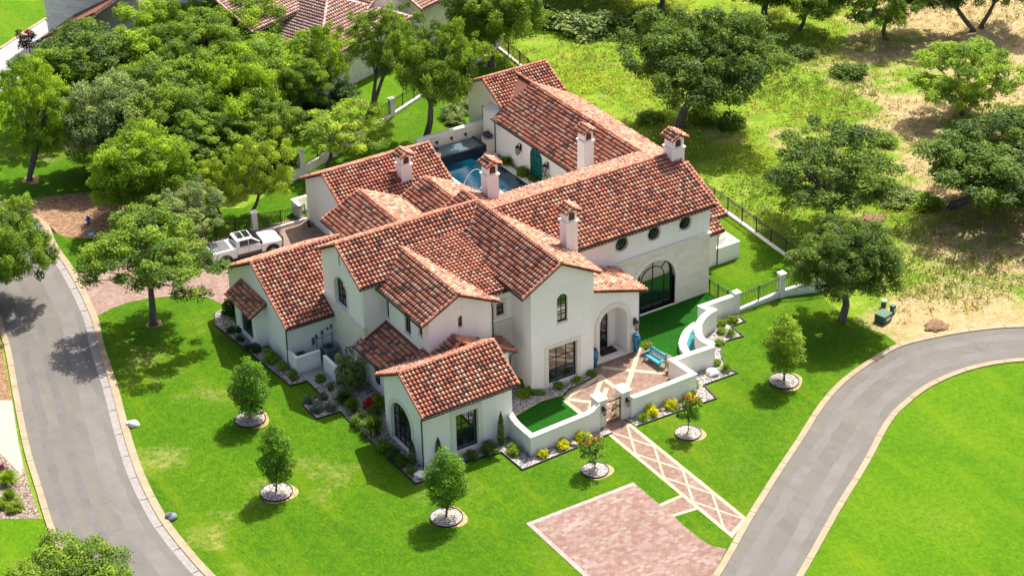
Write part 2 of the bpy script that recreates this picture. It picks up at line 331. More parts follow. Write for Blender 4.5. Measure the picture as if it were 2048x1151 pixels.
W1 = N('worn_asphalt', .95, .15); W1.base(W1.ramp(W1.noise(.5, 6, .7), [(.3, (0.1015, 0.0929, 0.0871)), (.7, (0.1359, 0.1256, 0.1179))])); W1 = W1.m
W2 = N('pale_worn_asphalt', .95, .15); W2.base(W2.ramp(W2.noise(.5, 6, .7), [(.3, (0.1204, 0.1101, 0.1029)), (.7, (0.1617, 0.1488, 0.1386))])); W2 = W2.m
WL = []
rr_ = random.Random(3)
def wob(line, d): return offset_line(line, d) and [(x+rr_.gauss(0, .05), y+rr_.gauss(0, .05)) for x, y in offset_line(line, d)]
for nm, line, d0, d1, mt, zz in (('worn_lane_strip', KL, 1.6, 2.7, W2, .0145), ('worn_lane_strip', KL, 3.9, 4.5, W1, .0145), ('worn_lane_strip', KL, 5.3, 5.9, W1, .0155), ('worn_lane_strip', RU, 1.3, 2.0, W2, .0145), ('worn_lane_strip', RU, 3.2, 4.1, W2, .0150)):
    A_, B_ = wob(line, d0), wob(line, d1); struct(nm, MB().sheet(A_+B_[::-1], zz), mt)
mb = MB()
kb = MB(); ribbon(kb, KL, 0, .5, -.05, .075); struct('kerb_beside_front_lawn', kb, KERB)
kb = MB(); ribbon(kb, KL, .5, 1.05, -.05, .02); struct('gutter_pan', kb, plain('gutter_concrete', (0.232, 0.212, 0.2), .9, .15))
kb = MB(); ribbon(kb, KLL, -.42, 0, -.05, .075); struct('kerb_far_side_west', kb, KERB)
kb = MB(); ribbon(kb, RU, 0, .42, -.05, .075); struct('kerb_beside_walkway', kb, KERB)
kb = MB(); ribbon(kb, RL, -.42, 0, -.05, .075); struct('kerb_of_island', kb, KERB)
JM = plain('kerb_joint', (0.096, 0.08, 0.064), .9, .1)
kb = MB()
for line, d0, d1, zt in ((KL, 0, 1.05, .0), (KLL, -.42, 0, .0), (RU, 0, .42, .0), (RL, -.42, 0, .0)):
    A_, B_ = offset_line(line, d0), offset_line(line, d1); acc = 0
    for i in range(1, len(A_)):
        acc += (Vector(A_[i])-Vector(A_[i-1])).length
        if acc > 2.6:
            acc = 0; a_, b_ = Vector(A_[i]), Vector(B_[i]); kb.bar((a_.x, a_.y, .079), (b_.x, b_.y, .079 if d1-d0 < .6 else .02), .035, .01)
struct('kerb_joints', kb, JM)
struct('island_lawn', MB().sheet([p for p in RL] + [(60, -40), (20, -60)], 0), LAWN2)
struct('corner_lawn', MB().sheet(GL((-60, 1036), (60, 1035), (84, 1037), (98, 1064), (130, 1130), (200, 1230), (-100, 1300)), .0), LAWN2)
struct('corner_bed', MB().sheet(GL((-60, 880), (36, 880), (45, 920), (60, 975), (82, 1036), (-60, 1037)), .004), mk_gravel('brown_gravel', (0.16, 0.112, 0.08), (0.368, 0.288, 0.232)))
struct('side_path', MB().sheet(GL((-60, 800), (24, 800), (36, 880), (45, 920), (44, 950), (0, 905), (-60, 880)), .01), plain('pale_path', (0.32, 0.28, 0.236), .9, .1, var=.1, scale=6))
struct('side_verge', MB().sheet(GL((-60, 640), (0, 680), (12, 740), (24, 800), (-60, 800)), .002), MULCH)
struct('leaf_litter_patch', MB().sheet(smooth_line(GL((10, 402), (60, 398), (180, 384), (240, 390), (300, 420), (240, 470), (170, 476), (120, 470), (95, 447), (50, 420))), .006), MULCH)
struct('front_parking_pad', MB().sheet(GL((1052, 1046), (1266.5, 964), (1319, 1008), (1348.5, 1032), (1370, 1053), (1400, 1077), (1425, 1091), (1453, 1097), (1425, 1151), (1250, 1420)) + [(2.7, -28), (2.45, -19)], .012), PAD)
struct('street_driveway', MB().sheet(GL((153, 546), (230, 520), (330, 500), (420, 470)) + [(0, 36.3), (9.6, 36.0), (9.5, 16.4), (-1.7, 16.4), (-1.7, 26.0)] + GL((440, 606), (420, 597), (390, 593), (345, 592), (300, 596), (255, 605), (225, 616), (195, 631)), .012), DRIVE)
mb = MB()
for a, b in zip(GL((1052, 1046), (1266.5, 964)), GL((1266.5, 964), (1319, 1008))): pass
ribbon(mb, [G(1052, 1046)[:2], G(1266.5, 964)[:2]], 0, .3, 0, .022); ribbon(mb, [(2.45, -19), G(1052, 1046)[:2]], 0, .3, 0, .023); struct('pad_border', mb, mk_paver('border_pavers', (0.304, 0.232, 0.208), (0.352, 0.288, 0.256), (0.368, 0.32, 0.296), .2, .3))
struct('rear_driveway', MB().sheet(GL((-200, 170), (0, 100), (90, 40), (102, 60), (140, 90), (140, 140), (60, 160), (0, 190), (-200, 290)), .01), CONC)
kb = MB(); ribbon(kb, GL((-200, 160), (0, 95), (60, 55), (90, 36)), 0, .35, 0, .06); struct('rear_driveway_kerb', kb, KERB)
# the walkway to the gate: cream borders with diagonal crosses between brick triangles
x0, x1, yA, yB = 12.22, 14.25, -3.15, -17.2
yR = -16.2
struct('front_walkway', MB().sheet([(12.6, -2.3), (12.6, yA), (x0, yA)][:0]+[(x0, yA), (12.7, -2.3), (14.1, -2.3), (x1, yA), (x1, yR+.05), (x0, yB)], .010), COURT)
mb = MB(); mb.sheet([(x0, yA), (x0+.26, yA), (x0+.26, yB+.2), (x0, yB)], .0155); mb.sheet([(x1-.26, yA), (x1, yA), (x1, yR+.05), (x1-.26, yR-.1)], .0155)
mb.sheet([(x0+.27, yB+.22), (x1-.27, yR-.1), (x1-.27, yR+.22), (x0+.27, yB+.52)], .016)
n = 4; L = (yA-.1 - (yR+.25))/n
for k in range(n):
    a, b = yA-.1-k*L, yA-.1-(k+1)*L
    for z, (p, q) in ((.0170, ((x0+.26, a), (x1-.26, b))), (.0185, ((x1-.26, a), (x0+.26, b)))):
        w = .17
        mb.sheet([(p[0], p[1]+w), (p[0], p[1]-w), (q[0], q[1]-w), (q[0], q[1]+w)], z)
struct('walkway_pattern', mb, CREAM)
struct('walkway_link', MB().sheet([(10.5, -11.8), (12.22, -11.75), (12.22, -13.6), (10.5, -13.4)], .013), COURT)
struct('walkway_link_border', MB().sheet([(10.5, -11.8), (12.2, -11.75), (12.2, -12.0), (10.5, -12.05)], .018).sheet([(10.5, -13.15), (12.2, -13.35), (12.2, -13.6), (10.5, -13.4)], .018), CREAM)
# forecourt behind the garden wall
FC = [(6.9, -2.4), (12.2, -2.4), (14.4, -2.4), (19.5, -2.4), (19.4, -.1), (23.3, -.1), (23.6, 1), (26, 3.6), (26.3, 4.4), (29.2, 4.5), (29.2, 7.9), (15.8, 7.9), (15.8, 3.4), (10.6, 3.4), (10.6, 6), (7, 6)]
struct('artificial_turf', MB().sheet(FC, .016), TURF)
e1 = smooth_line([(14.2, 2.62), (13.3, 2.5), (12.6, 2.15), (12.2, 1.55)], 4)
CT = [(15.85, 3.1)] + [(15.6, 2.75)] + e1 + [(12.25, -1.2), (12.25, -2.4), (19.5, -2.4), (19.9, -.15)] + smooth_line([(20.9, .3), (21.5, 1.1), (21.6, 2.2), (21.2, 3.3), (20.4, 4.3)], 4) + [(20.2, 4.4), (15.85, 4.4)]
struct('forecourt_paving', MB().sheet(CT, .022), COURT)
mb = MB()
def strip(a, b, w, z):
    a, b = Vector(a), Vector(b); t = (b-a).normalized(); nn = Vector((-t.y, t.x))*w/2; mb.sheet([tuple(a+nn), tuple(a-nn), tuple(b-nn), tuple(b+nn)], z)
for z, a, b in ((.027, (20.35, 4.25), (18.25, 2.1)), (.027, (18.1, 1.95), (15.2, -.9)), (.029, (16.6, 3.6), (19.9, .4)), (.031, (12.35, 1.5), (14.4, -.6)), (.029, (12.6, -1.6), (15.4, 1.2)), (.033, (12.1, 1.6), (12.15, -2.3)), (.033, (12.3, -2.2), (15.9, -2.2)), (.027, (16.0, 2.6), (12.9, -.4)), (.035, (15.9, 2.9), (15.9, -1.8)), (.037, (12.2, 1.7), (16, 2.75))): strip(a, b, .34, z)
struct('forecourt_pattern', mb, CREAM)
struct('entry_step', MB().box(16.3, 19.7, 4.05, 5.6, 0, .12).box(16.8, 19.2, 4.45, 5.6, .12, .14), TRIM)
# gravel beds and their black edging
B1 = GL((429.5, 626), (429.5, 650), (580.7, 772), (615, 763), (640, 789), (605, 810), (633, 838), (680, 824), (831, 968), (851, 962), (925, 925), (1003.5, 905), (1045, 940), (1225, 866))
B1c = B1 + [(12.1, -2.4), (6.7, -2.4), (6.7, 3), (2, 3), (2, 16.3), (-1.7, 16.3), (-1.7, 19), (-2.4, 19.6), (-2.4, 25), (-1.6, 26.4)]
struct('gravel_bed_west', MB().sheet(B1c, .012), GRAVEL)
B2 = GL((1275, 852), (1433, 797), (1407, 771), (1475, 746)) + smooth_line(GL((1475, 746), (1456, 736), (1445, 717), (1442, 699), (1452, 684), (1468, 678), (1487, 673)), 4)[1:] + GL((1463, 654), (1490.5, 643), (1471, 628))
struct('gravel_bed_east', MB().sheet(B2 + [(29.2, 4.5), (26.5, 4.0), (25.0, 2.9), (23.5, .6), (23.2, -.4), (20, -.4), (19.8, -2.5), (14.3, -2.5)], .012), GRAVEL)
B3 = [(7.0, 6.0), (7.0, 1.55)] + [(10.7, 2.4)] + e1[::-1][:0] + [(12.4, 2.2), (13.2, 2.62), (14.3, 2.75), (15.85, 3.0), (15.85, 3.5), (10.7, 3.5), (10.7, 6.0)]
struct('gravel_bed_forecourt', MB().sheet(B3, .040), GRAVEL)
for k, pl in enumerate((B1, B2, [(7.0, 1.52), (10.7, 2.36), (12.4, 2.15)])):
    mb = MB(); ribbon(mb, pl, -.03, .03, 0, .11 if k < 2 else .07); struct(('bed_edging_west', 'bed_edging_east', 'bed_edging_forecourt')[k], mb, BLACK if k < 2 else CREAM)
# house slab side yard and pool terrace
struct('pool_terrace', MB().sheet([(19, 17), (28.6, 17), (28.6, 37.2), (29.4, 37.2), (29.4, 39.6), (22.3, 39.6), (21.6, 36), (19, 33)], .012), TRIM)
struct('gravel_bed_pool', MB().sheet([(28.0, 29.0), (28.5, 29.0), (28.5, 36.6), (28.0, 36.2)], .05), GRAVEL)

# ------------------------------------------------------------------ roofs of real barrel tiles
TW, TD = .29, .34
PX = np.array([.045, .058, .10, .15, .20, .242, .255, .30])/.30*TW; PH = np.array([0, .06, .105, .12, .105, .06, 0, -.035])
nrng = np.random.default_rng(5)
def tiled(name, pts, parent, under=True, gutter=True, th=.14):
    """tiled slope; pts: eave left, eave right (seen from outside below), then the rest counter-clockwise"""
    P = [Vector(p) for p in pts]; o = P[0]; e = (P[1]-P[0]).normalized()
    far = max(P, key=lambda p: ((p-o)-e*(p-o).dot(e)).length); s = ((far-o)-e*(far-o).dot(e)).normalized(); nrm = e.cross(s)
    uv = [((p-o).dot(e), (p-o).dot(s)) for p in P]
    U0, U1 = min(u for u, v in uv), max(u for u, v in uv); V1 = max(v for u, v in uv)
    nc = max(1, round((U1-U0)/TW)); w = (U1-U0)/nc; nr = int(math.ceil(V1/TD)); k = 8
    jit = nrng.uniform(-.010, .012, (nr, nc)); xj = nrng.uniform(-.008, .008, (nc,))
    xs = (np.arange(nc)[:, None]*w + PX[None]*w/TW + xj[:, None]*(PH > .02)[None]).ravel() + U0
    xs = np.append(xs, U1)
    rows = []
    for j in range(nr):
        top = min((j+1)*TD, V1)
        for v, lift, sc in ((j*TD, .085, 1.0), (max(j*TD+.01, min(top, (j+1)*TD-.055)), .012, .84), (top, .0, .78)):
            h = (PH[None]*sc + lift + jit[j][:, None]*(PH > .02)[None]).ravel(); h = np.append(h, -.035+lift)
            rows.append(np.array(o)[None] + xs[:, None]*np.array(e)[None] + v*np.array(s)[None] + h[:, None]*np.array(nrm)[None])
    # close the lowest row's open ends with a mortar face
    low = rows[0] - np.array(nrm)[None]*0; low = np.array(o)[None] + xs[:, None]*np.array(e)[None] - .04*np.array(nrm)[None]
    rows.insert(0, low)
    Vt = np.concatenate(rows); m = len(xs); fs = []; uvf = []
    off = rnd.randrange(1000)
    A = np.arange(m-1)
    F4 = []; UVf = []
    for q in range(len(rows)-1):
        a = q*m + A; F4.append(np.stack([a, a+1, a+m+1, a+m], 1))
        j = max(0, (q-1)//3) if q else 0
        UVf.append(np.stack([A//k + .5 + off, np.full_like(A, j) + .5 + off*.37//1 + .0*A], 1))
    F4 = np.concatenate(F4); UVf = np.concatenate(UVf).astype(float)
    me = bpy.data.meshes.new(name); me.vertices.add(len(Vt)); me.vertices.foreach_set('co', Vt.ravel().astype(np.float32))
    me.loops.add(F4.size); me.loops.foreach_set('vertex_index', F4.ravel().astype(np.int32)); me.polygons.add(len(F4))
    me.polygons.foreach_set('loop_start', (np.arange(len(F4))*4).astype(np.int32)); me.update(calc_edges=True)
    ul = me.uv_layers.new(name='UVMap'); ul.data.foreach_set('uv', np.repeat(UVf, 4, 0).ravel().astype(np.float32))
    mi = np.concatenate([np.where(np.full_like(A, q % 3 != 1), 2, np.where(A % k >= 6, 1, 0)) for q in range(len(rows)-1)]).astype(np.int32); me.materials.append(TILE); me.materials.append(PAN); me.materials.append(JOINT_SHADE); me.polygons.foreach_set('material_index', mi)
    rect = len(P) == 4 and abs(uv[2][0]-uv[1][0]) < .02 and abs(uv[3][0]-uv[0][0]) < .02 and abs(uv[2][1]-uv[3][1]) < .02
    if not rect:
        bm = bmesh.new(); bm.from_mesh(me)
        for i in range(1, len(P)):
            a, b = P[i], P[(i+1) % len(P)]; d = b-a
            bmesh.ops.bisect_plane(bm, geom=bm.verts[:]+bm.edges[:]+bm.faces[:], plane_co=a, plane_no=Vector((d.y, -d.x, 0)), clear_outer=True)
        bm.to_mesh(me); bm.free()
    r = bpy.data.objects.new(name, me); C.objects.link(r); r.parent = parent
    if under:
        sb = MB(); n = len(P); d0, d1 = -nrm*.045, -nrm*th
        c = sum(P, Vector())/n; Q = [c+(p-c)*.997 for p in P]
        sb.add([p+d0 for p in Q]+[p+d1 for p in Q], [tuple(range(n)), tuple(range(2*n-1, n-1, -1))]+[(i, i+n, (i+1) % n+n, (i+1) % n) for i in range(n)])
        sb.build('soffit', SOFFIT, r)
    if gutter:
        g = MB(); dn = Vector((0, 0, -1)); outw = -Vector((s.x, s.y, 0)).normalized()
        g.tube([P[0]+outw*.05+dn*.12, P[1]+outw*.05+dn*.12], .065, 8); g.build('gutter', BRONZE, r)
    return r
def caps(parent, a, b, name='ridge_tiles', rad=.125, lift=.03, both=False):
    a, b = Vector(a), Vector(b); d = b-a; n = max(1, round(d.length/.40)); d.normalize(); st = (b-a).length/n
    x = d.cross(Vector((0, 0, 1))).normalized(); y = x.cross(d).normalized()
    vs = []; fs = []; uv = []
    for i in range(n):
        k = len(vs); zj = rnd.uniform(-.008, .012)
        for t, r in ((i*st-.03, rad*1.12), ((i+1)*st, rad*.92)):
            for j in range(7):
                an = math.pi*(j/6*1.16-.08); vs.append(a + d*t + x*math.cos(an)*r + y*(math.sin(an)*r+lift+zj))
        for j in range(6): fs.append((k+j, k+7+j, k+8+j, k+1+j)); uv.append((i+.5, 77.5))
        fs.append(tuple(k+j for j in range(7))); uv.append((i+.5, 77.5))
    me = bpy.data.meshes.new(name); me.from_pydata([tuple(v) for v in vs], [], fs); off = rnd.randrange(900)
    ul = me.uv_layers.new(name='UVMap')
    for p, q in zip(me.polygons, uv):
        for li in p.loop_indices: ul.data[li].uv = (q[0]+off, q[1])
    me.materials.append(RIDGE if TILE.name == 'roof_tile' else TILE); o = bpy.data.objects.new(name, me); C.objects.link(o); o.parent = parent; return o
HOSTS = {}
def gable(parent, axis, ridge, lo, hi, a, b, walls=None, mat=None, host=None, sides='both', rake=(1, 1), gut=(1, 1), plo=None, phi=None, zbase=-.02, hip=(0, 0)):
    """ridge=(c,z); lo/hi=(coordinate,z) of the eaves; a..b extent along the ridge; walls=(len0,len1,span0,span1)"""
    def pt(l, c, z): return (l, c, z) if axis == 'X' else (c, l, z)
    rc, rz = ridge; ha, hb = hip
    if axis == 'X': L = [pt(a, *lo), pt(b, *lo), pt(b-hb, rc, rz), pt(a+ha, rc, rz)]; H = [pt(b, *hi), pt(a, *hi), pt(a+ha, rc, rz), pt(b-hb, rc, rz)]
    else: L = [pt(b, *lo), pt(a, *lo), pt(a+ha, rc, rz), pt(b-hb, rc, rz)]; H = [pt(a, *hi), pt(b, *hi), pt(b-hb, rc, rz), pt(a+ha, rc, rz)]
    out = []
    if sides in ('both', 'lo'): out.append(tiled('roof', plo or L, parent, gutter=gut[0]))
    if sides in ('both', 'hi'): out.append(tiled('roof', phi or H, parent, gutter=gut[1]))
    caps(out[0], pt(a+ha, rc, rz+.03), pt(b-hb, rc, rz+.03))
    if ha: q = [pt(a, *hi), pt(a, *lo), pt(a+ha, rc, rz)]; q = q if axis == 'X' else [q[1], q[0], q[2]]; h = tiled('roof', q, parent); caps(h, pt(a, *lo), pt(a+ha, rc, rz)); caps(h, pt(a, *hi), pt(a+ha, rc, rz))
    if hb: q = [pt(b, *lo), pt(b, *hi), pt(b-hb, rc, rz)]; q = q if axis == 'X' else [q[1], q[0], q[2]]; h = tiled('roof', q, parent); caps(h, pt(b, *lo), pt(b-hb, rc, rz)); caps(h, pt(b, *hi), pt(b-hb, rc, rz))
    for k, l in enumerate((a, b)):
        if rake[k] and not (ha, hb)[k]:
            ll = l + (.05 if k == 0 else -.05)
            for (c, z), sd in ((lo, 'lo'), (hi, 'hi')):
                if sides in ('both', sd): caps(out[0], pt(ll, c, z), pt(ll, rc, rz), 'rake_tiles', .10, .03)
    if walls:
        l0, l1, s0, s1 = walls
        def zr(c): return (rz+(lo[1]-rz)*(rc-c)/(rc-lo[0]) if c < rc else rz+(hi[1]-rz)*(c-rc)/(hi[0]-rc)) - .14
        prof = [(s0, zbase), (s1, zbase), (s1, zr(s1))] + ([(rc, zr(rc))] if s0 < rc < s1 else []) + [(s0, zr(s0))]
        if ha or hb: prof = [(s0, zbase), (s1, zbase), (s1, zr(s1)), (s0, zr(s0))]
        n = len(prof); m = MB().add([pt(l0, *p) for p in prof]+[pt(l1, *p) for p in prof], [tuple(range(n)), tuple(range(2*n-1, n-1, -1))]+[(i, i+n, (i+1) % n+n, (i+1) % n) for i in range(n)])
        w = m.build('wall', mat or STUCCO, parent, fix=True)
        if host: HOSTS[host] = [w, []]
        return out, w
    return out, None

# windows: outline in (s, z) on a wall plane; 'Y' planes face south, 'X' planes face west
def outset(pts, d):
    n = len(pts); out = []
    for i in range(n):
        a, p, b = Vector(pts[i-1]), Vector(pts[i]), Vector(pts[(i+1) % n]); t1 = (p-a).normalized(); t2 = (b-p).normalized()
        n1 = Vector((t1.y, -t1.x)); n2 = Vector((t2.y, -t2.x)); m = (n1+n2).normalized(); out.append(tuple(p+m*d/max(.5, m.dot(n1))))
    return out
def rect(a, b, z0, z1): return [(a, z0), (b, z0), (b, z1), (a, z1)]
def arch(a, b, z0, z1, rise=None, n=12):
    c, r = (a+b)/2, (b-a)/2; rise = rise or r
    return [(a, z0), (b, z0)] + [(c+r*math.cos(math.pi*i/n), z1-rise+rise*math.sin(math.pi*i/n)) for i in range(n+1)]
def quat(c, z, r=.60):
    o = []
    for i in range(48):
        t = 2*math.pi*i/48; q = r*.93
        d = abs(((t/(math.pi/2)) % 1)-.5)
        if d < .07: q = r*1.07
        elif d < .15: q = r*.88
        o.append((c+q*math.cos(t), z+q*math.sin(t)))
    return o
def P3(ax, pl, s, z, d): return (s, pl-d, z) if ax == 'Y' else (pl-d, s, z)
def solid(ax, pl, poly, d0, d1, name, mat, parent):
    n = len(poly); tri = tessellate_polygon([[Vector((p[0], p[1], 0)) for p in poly]]); m = MB()
    m.add([P3(ax, pl, *p, d0) for p in poly]+[P3(ax, pl, *p, d1) for p in poly], [tuple(t) for t in tri]+[(t[2]+n, t[1]+n, t[0]+n) for t in tri]+[(i, (i+1) % n, (i+1) % n+n, i+n) for i in range(n)])
    return m.build(name, mat, parent, fix=True)
def ring(ax, pl, A, B, d0, d1, name, mat, parent, openb=False):
    n = len(A); m = MB(); m.add([P3(ax, pl, *p, d) for d in (d0, d1) for q in (A, B) for p in q], [])
    for i in range(n):
        j = (i+1) % n
        if openb and i == 0: continue
        m.f += [(i, j, n+j, n+i), (2*n+i, 3*n+i, 3*n+j, 2*n+j), (n+i, n+j, 3*n+j, 3*n+i), (i, 2*n+i, 2*n+j, j)]
    return m.build(name, mat, parent, fix=True)
def window(parent, host, ax, pl, poly, nx=2, nz=3, sur=0, depth=.20, name='window', label=None, bars=None, door=False, sill=True, proud=0, pane=None):
    for h in (host if isinstance(host, (list, tuple)) else [host]):
        if h: HOSTS[h][1].append((ax, pl, poly, -depth, .5))
    fr = ring(ax, pl, outset(poly, -.002), outset(poly, -.065), -depth+.005, -depth+.075, name, BLACK, parent)
    if label: fr['label'] = label
    solid(ax, pl, outset(poly, -.03), -depth-.02, -depth+.03, 'pane', pane or GLASS, fr)
    s = [p[0] for p in poly]; z = [p[1] for p in poly]; a, b, z0, z1 = min(s), max(s), min(z), max(z)
    m = MB(); d = -depth+.045
    def top(x):
        y = z0
        for i in range(len(poly)):
            (xa, ya), (xb, yb) = poly[i], poly[(i+1) % len(poly)]
            if min(xa, xb)-1e-6 <= x <= max(xa, xb)+1e-6 and abs(xa-xb) > 1e-6: y = max(y, ya+(yb-ya)*(x-xa)/(xb-xa))
        return y
    def bot(x):
        y = z1
        for i in range(len(poly)):
            (xa, ya), (xb, yb) = poly[i], poly[(i+1) % len(poly)]
            if min(xa, xb)-1e-6 <= x <= max(xa, xb)+1e-6 and abs(xa-xb) > 1e-6: y = min(y, ya+(yb-ya)*(x-xa)/(xb-xa))
        return y
    def span(zz):
        xs = []
        for i in range(len(poly)):
            (xa, ya), (xb, yb) = poly[i], poly[(i+1) % len(poly)]
            if min(ya, yb) <= zz < max(ya, yb): xs.append(xa+(xb-xa)*(zz-ya)/(yb-ya))
        return (min(xs), max(xs)) if len(xs) > 1 else (a, b)
    if bars: bars(m, lambda s_, z_: P3(ax, pl, s_, z_, d))
    else:
        for i in range(1, nx):
            x = a+(b-a)*i/nx; m.bar(P3(ax, pl, x, bot(x)+.02, d), P3(ax, pl, x, top(x)-.02, d), .045, .04)
        for i in range(1, nz):
            zz = z0+(z1-z0)*i/nz; q = span(zz+.001); m.bar(P3(ax, pl, q[0]+.02, zz, d), P3(ax, pl, q[1]-.02, zz, d), .035, .035)
    if m.v: m.build('muntins', BLACK, fr)
    if sur: ring(ax, pl, outset(poly, sur), outset(poly, .004), proud-.03, proud+.05, 'surround', TRIM, fr)
    elif sill: 
        m = MB(); q = [P3(ax, pl, a-.06, z0-.10, -.05), P3(ax, pl, b+.06, z0-.02, .05)]
        m.box(min(q[0][0], q[1][0]), max(q[0][0], q[1][0]), min(q[0][1], q[1][1]), max(q[0][1], q[1][1]), z0-.10, z0-.01).build('sill', TRIM, fr)
    return fr
def cut_hosts():
    for h, (o, cs) in HOSTS.items():
        if not cs: continue
        m = MB()
        for ax, pl, poly, d0, d1 in cs:
            n = len(poly); tri = tessellate_polygon([[Vector((p[0], p[1], 0)) for p in poly]])
            m.add([P3(ax, pl, *p, d0) for p in poly]+[P3(ax, pl, *p, d1) for p in poly], [tuple(t) for t in tri]+[(t[2]+n, t[1]+n, t[0]+n) for t in tri]+[(i, (i+1) % n, (i+1) % n+n, i+n) for i in range(n)])
        c = m.build('cutter', STUCCO, None, fix=True)
        md = o.modifiers.new('cut', 'BOOLEAN'); md.object = c; md.operation = 'DIFFERENCE'; md.solver = 'EXACT'
        dg = bpy.context.evaluated_depsgraph_get(); me = bpy.data.meshes.new_from_object(o.evaluated_get(dg)); o.modifiers.clear(); o.data = me
        bpy.data.objects.remove(c)

H = thing('villa', 'large white stucco house with red barrel tile roofs in the middle of the corner lawn', 'house')
# garage wing towards the street
_, gw = gable(H, 'X', (20.85, 6.35), (15.6, 3.45), (26.1, 3.45), -2.05, 5.2, (-1.75, 5.0, 16.2, 25.8), host='garage', rake=(1, 0))
HOSTS['garage_bay'] = [MB().box(-2.6, -1.6, 19.6, 23.1, 0, 3.05).build('wall', STUCCO, H), []]
aw = tiled('awning_roof', [(-3.2, 23.35, 2.88), (-3.2, 19.15, 2.88), (-1.78, 19.15, 3.68), (-1.78, 23.35, 3.68)], H, gutter=False); caps(aw, (-1.85, 19.15, 3.70), (-1.85, 23.35, 3.70), rad=.09); caps(aw, (-3.2, 19.2, 2.9), (-1.8, 19.2, 3.7), 'rake_tiles', .09); caps(aw, (-3.2, 23.3, 2.9), (-1.8, 23.3, 3.7), 'rake_tiles', .09)
window(H, 'garage_bay', 'X', -2.6, rect(20.2, 22.1, .35, 2.6), 4, 3, sill=False)
# main range
SLM = .578
_, ml = gable(H, 'X', (14.15, 9.8), (10.8, 7.86), (17.4, 7.95), 1.5, 13.0, (1.85, 13.0, 11.1, 17.1), host='main', rake=(1, 0), sides='hi')
tiled('roof', [(1.5, 10.8, 7.86), (5.9, 10.8, 7.86), (5.9, 14.15, 9.8), (1.5, 14.15, 9.8)], H); caps(_[0], (1.55, 10.8, 7.86), (1.55, 14.15, 9.8), 'rake_tiles', .10)
tiled('roof', [(5.9, 12.4, 8.787), (13.0, 12.4, 8.787), (13.0, 14.15, 9.8), (5.9, 14.15, 9.8)], H, gutter=False)
lowr = tiled('roof', [(5.9, 5.4, 7.70), (10.66, 5.4, 7.70), (10.66, 7.0, 7.95), (12.2, 12.42, 8.80), (5.9, 12.42, 8.80)], H)
HOSTS['stairs'] = [MB().add([(6, 6, 0), (10.8, 6, 0), (10.8, 12, 0), (6, 12, 0), (6, 6, 7.6), (10.8, 6, 7.6), (10.8, 12, 8.5), (6, 12, 8.5)], [(0, 3, 2, 1), (4, 5, 6, 7), (0, 1, 5, 4), (1, 2, 6, 5), (2, 3, 7, 6), (3, 0, 4, 7)]).build('wall', STUCCO, H), []]
HOSTS['stairs_stone'] = [MB().box(8.5, 10.7, 5.94, 6.1, 0, 4.85).build('stone_facing', STONE, H), []]
MB().box(8.5, 10.7, 5.86, 6.06, 4.85, 4.97).build('string_course', TRIM, H)
window(H, 'stairs', 'Y', 6.0, rect(9.45, 10.1, 5.45, 6.42), 2, 2, sur=.22)
HOSTS['main_stone'] = [MB().box(1.79, 2.1, 11.05, 17.15, 0, 4.45).build('stone_facing', STONE, H), []]
MB().box(1.70, 1.95, 11.0, 17.2, 4.45, 4.58).build('string_course', TRIM, H)
window(H, ['main', 'main_stone'], 'X', 1.85, arch(13.48, 15.22, 4.62, 6.95), 3, 4, depth=.3, sur=.16)
window(H, 'main', 'X', 1.85, rect(14.2, 14.45, 7.95, 8.85), 1, 1, depth=.25, sill=False, pane=plain('slit_shade', (.35, .33, .31)))
# cross wing with the tall south gable
cw, fg = gable(H, 'Y', (13.05, 9.78), (9.93, 8.02), (16.3, 8.05), 3.2, 16.2, (3.5, 15.9, 10.7, 15.85), host='south', rake=(1, 1), gut=(1, 0))
window(H, 'south', 'Y', 3.5, arch(12.82, 13.68, 4.98, 7.2), 2, 4)
window(H, 'south', 'Y', 3.5, rect(12.07, 14.45, .22, 3.13), 3, 3, sur=.30, depth=.26)
# dormer wing
dw, dwall = gable(H, 'Y', (5.85, 8.93), (2.95, 7.42), (8.95, 7.42), 4.75, 12.6, (5.05, 11.6, 3.6, 8.5), host='dormer', rake=(1, 0))
for a, b, z0, z1 in ((10.62, 11.05, 4.95, 6.4), (7.58, 8.42, 5.05, 6.75), (5.95, 6.48, 5.8, 6.9)): window(H, 'dormer', 'X', 3.6, rect(a, b, z0, z1), 2, 3 if z1-z0 > 1.2 else 2, label='tall upper window' if z1-z0 > 1.2 else 'small upper window')
window(H, 'dormer', 'Y', 5.05, rect(5.88, 6.22, 6.22, 7.1), 1, 2)
for sx in (5.72, 6.18): MB().tube([(sx, 5.06, 7.75), (sx, 5.0, 7.75)], .05, 8).build('gable_vent', TRIM, H)
# lower skirt roofs and room below the dormer
HOSTS['low'] = [MB().box(1.9, 9.3, 4.25, 11.2, 0, 3.15).build('wall', STUCCO, H), []]
window(H, 'low', 'X', 1.9, rect(9.28, 10.15, .55, 2.6), 2, 3); window(H, 'low', 'X', 1.9, rect(7.5, 8.4, .55, 2.6), 2, 3)
sh = tiled('roof', [(1.2, 11.7, 3.08), (1.2, 5.2, 3.08), (3.62, 5.2, 4.30), (3.62, 11.1, 4.30), (1.9, 11.1, 3.43), (1.9, 11.7, 3.43)][:4] , H)
MB().bar((3.54, 5.3, 4.46), (3.54, 11.1, 4.46), .14, .22).bar((1.75, 11.0, 3.6), (3.5, 11.0, 4.45), .14, .16).build('flashing', FLASH, H)
gable(H, 'Y', (5.4, 5.78), (2.3, 4.2), (9.75, 3.62), 3.9, 6.0, None, rake=(1, 1), gut=(0, 1))
MB().box(7.0, 9.3, 4.25, 5.2, 3.1, 3.5).build('wall', STUCCO, H)
tiled('roof', [(9.75, 5.9, 3.62), (9.75, 6.0, 3.62), (9.3, 6.0, 3.84), (9.3, 5.9, 3.84)], H, gutter=False, under=False)
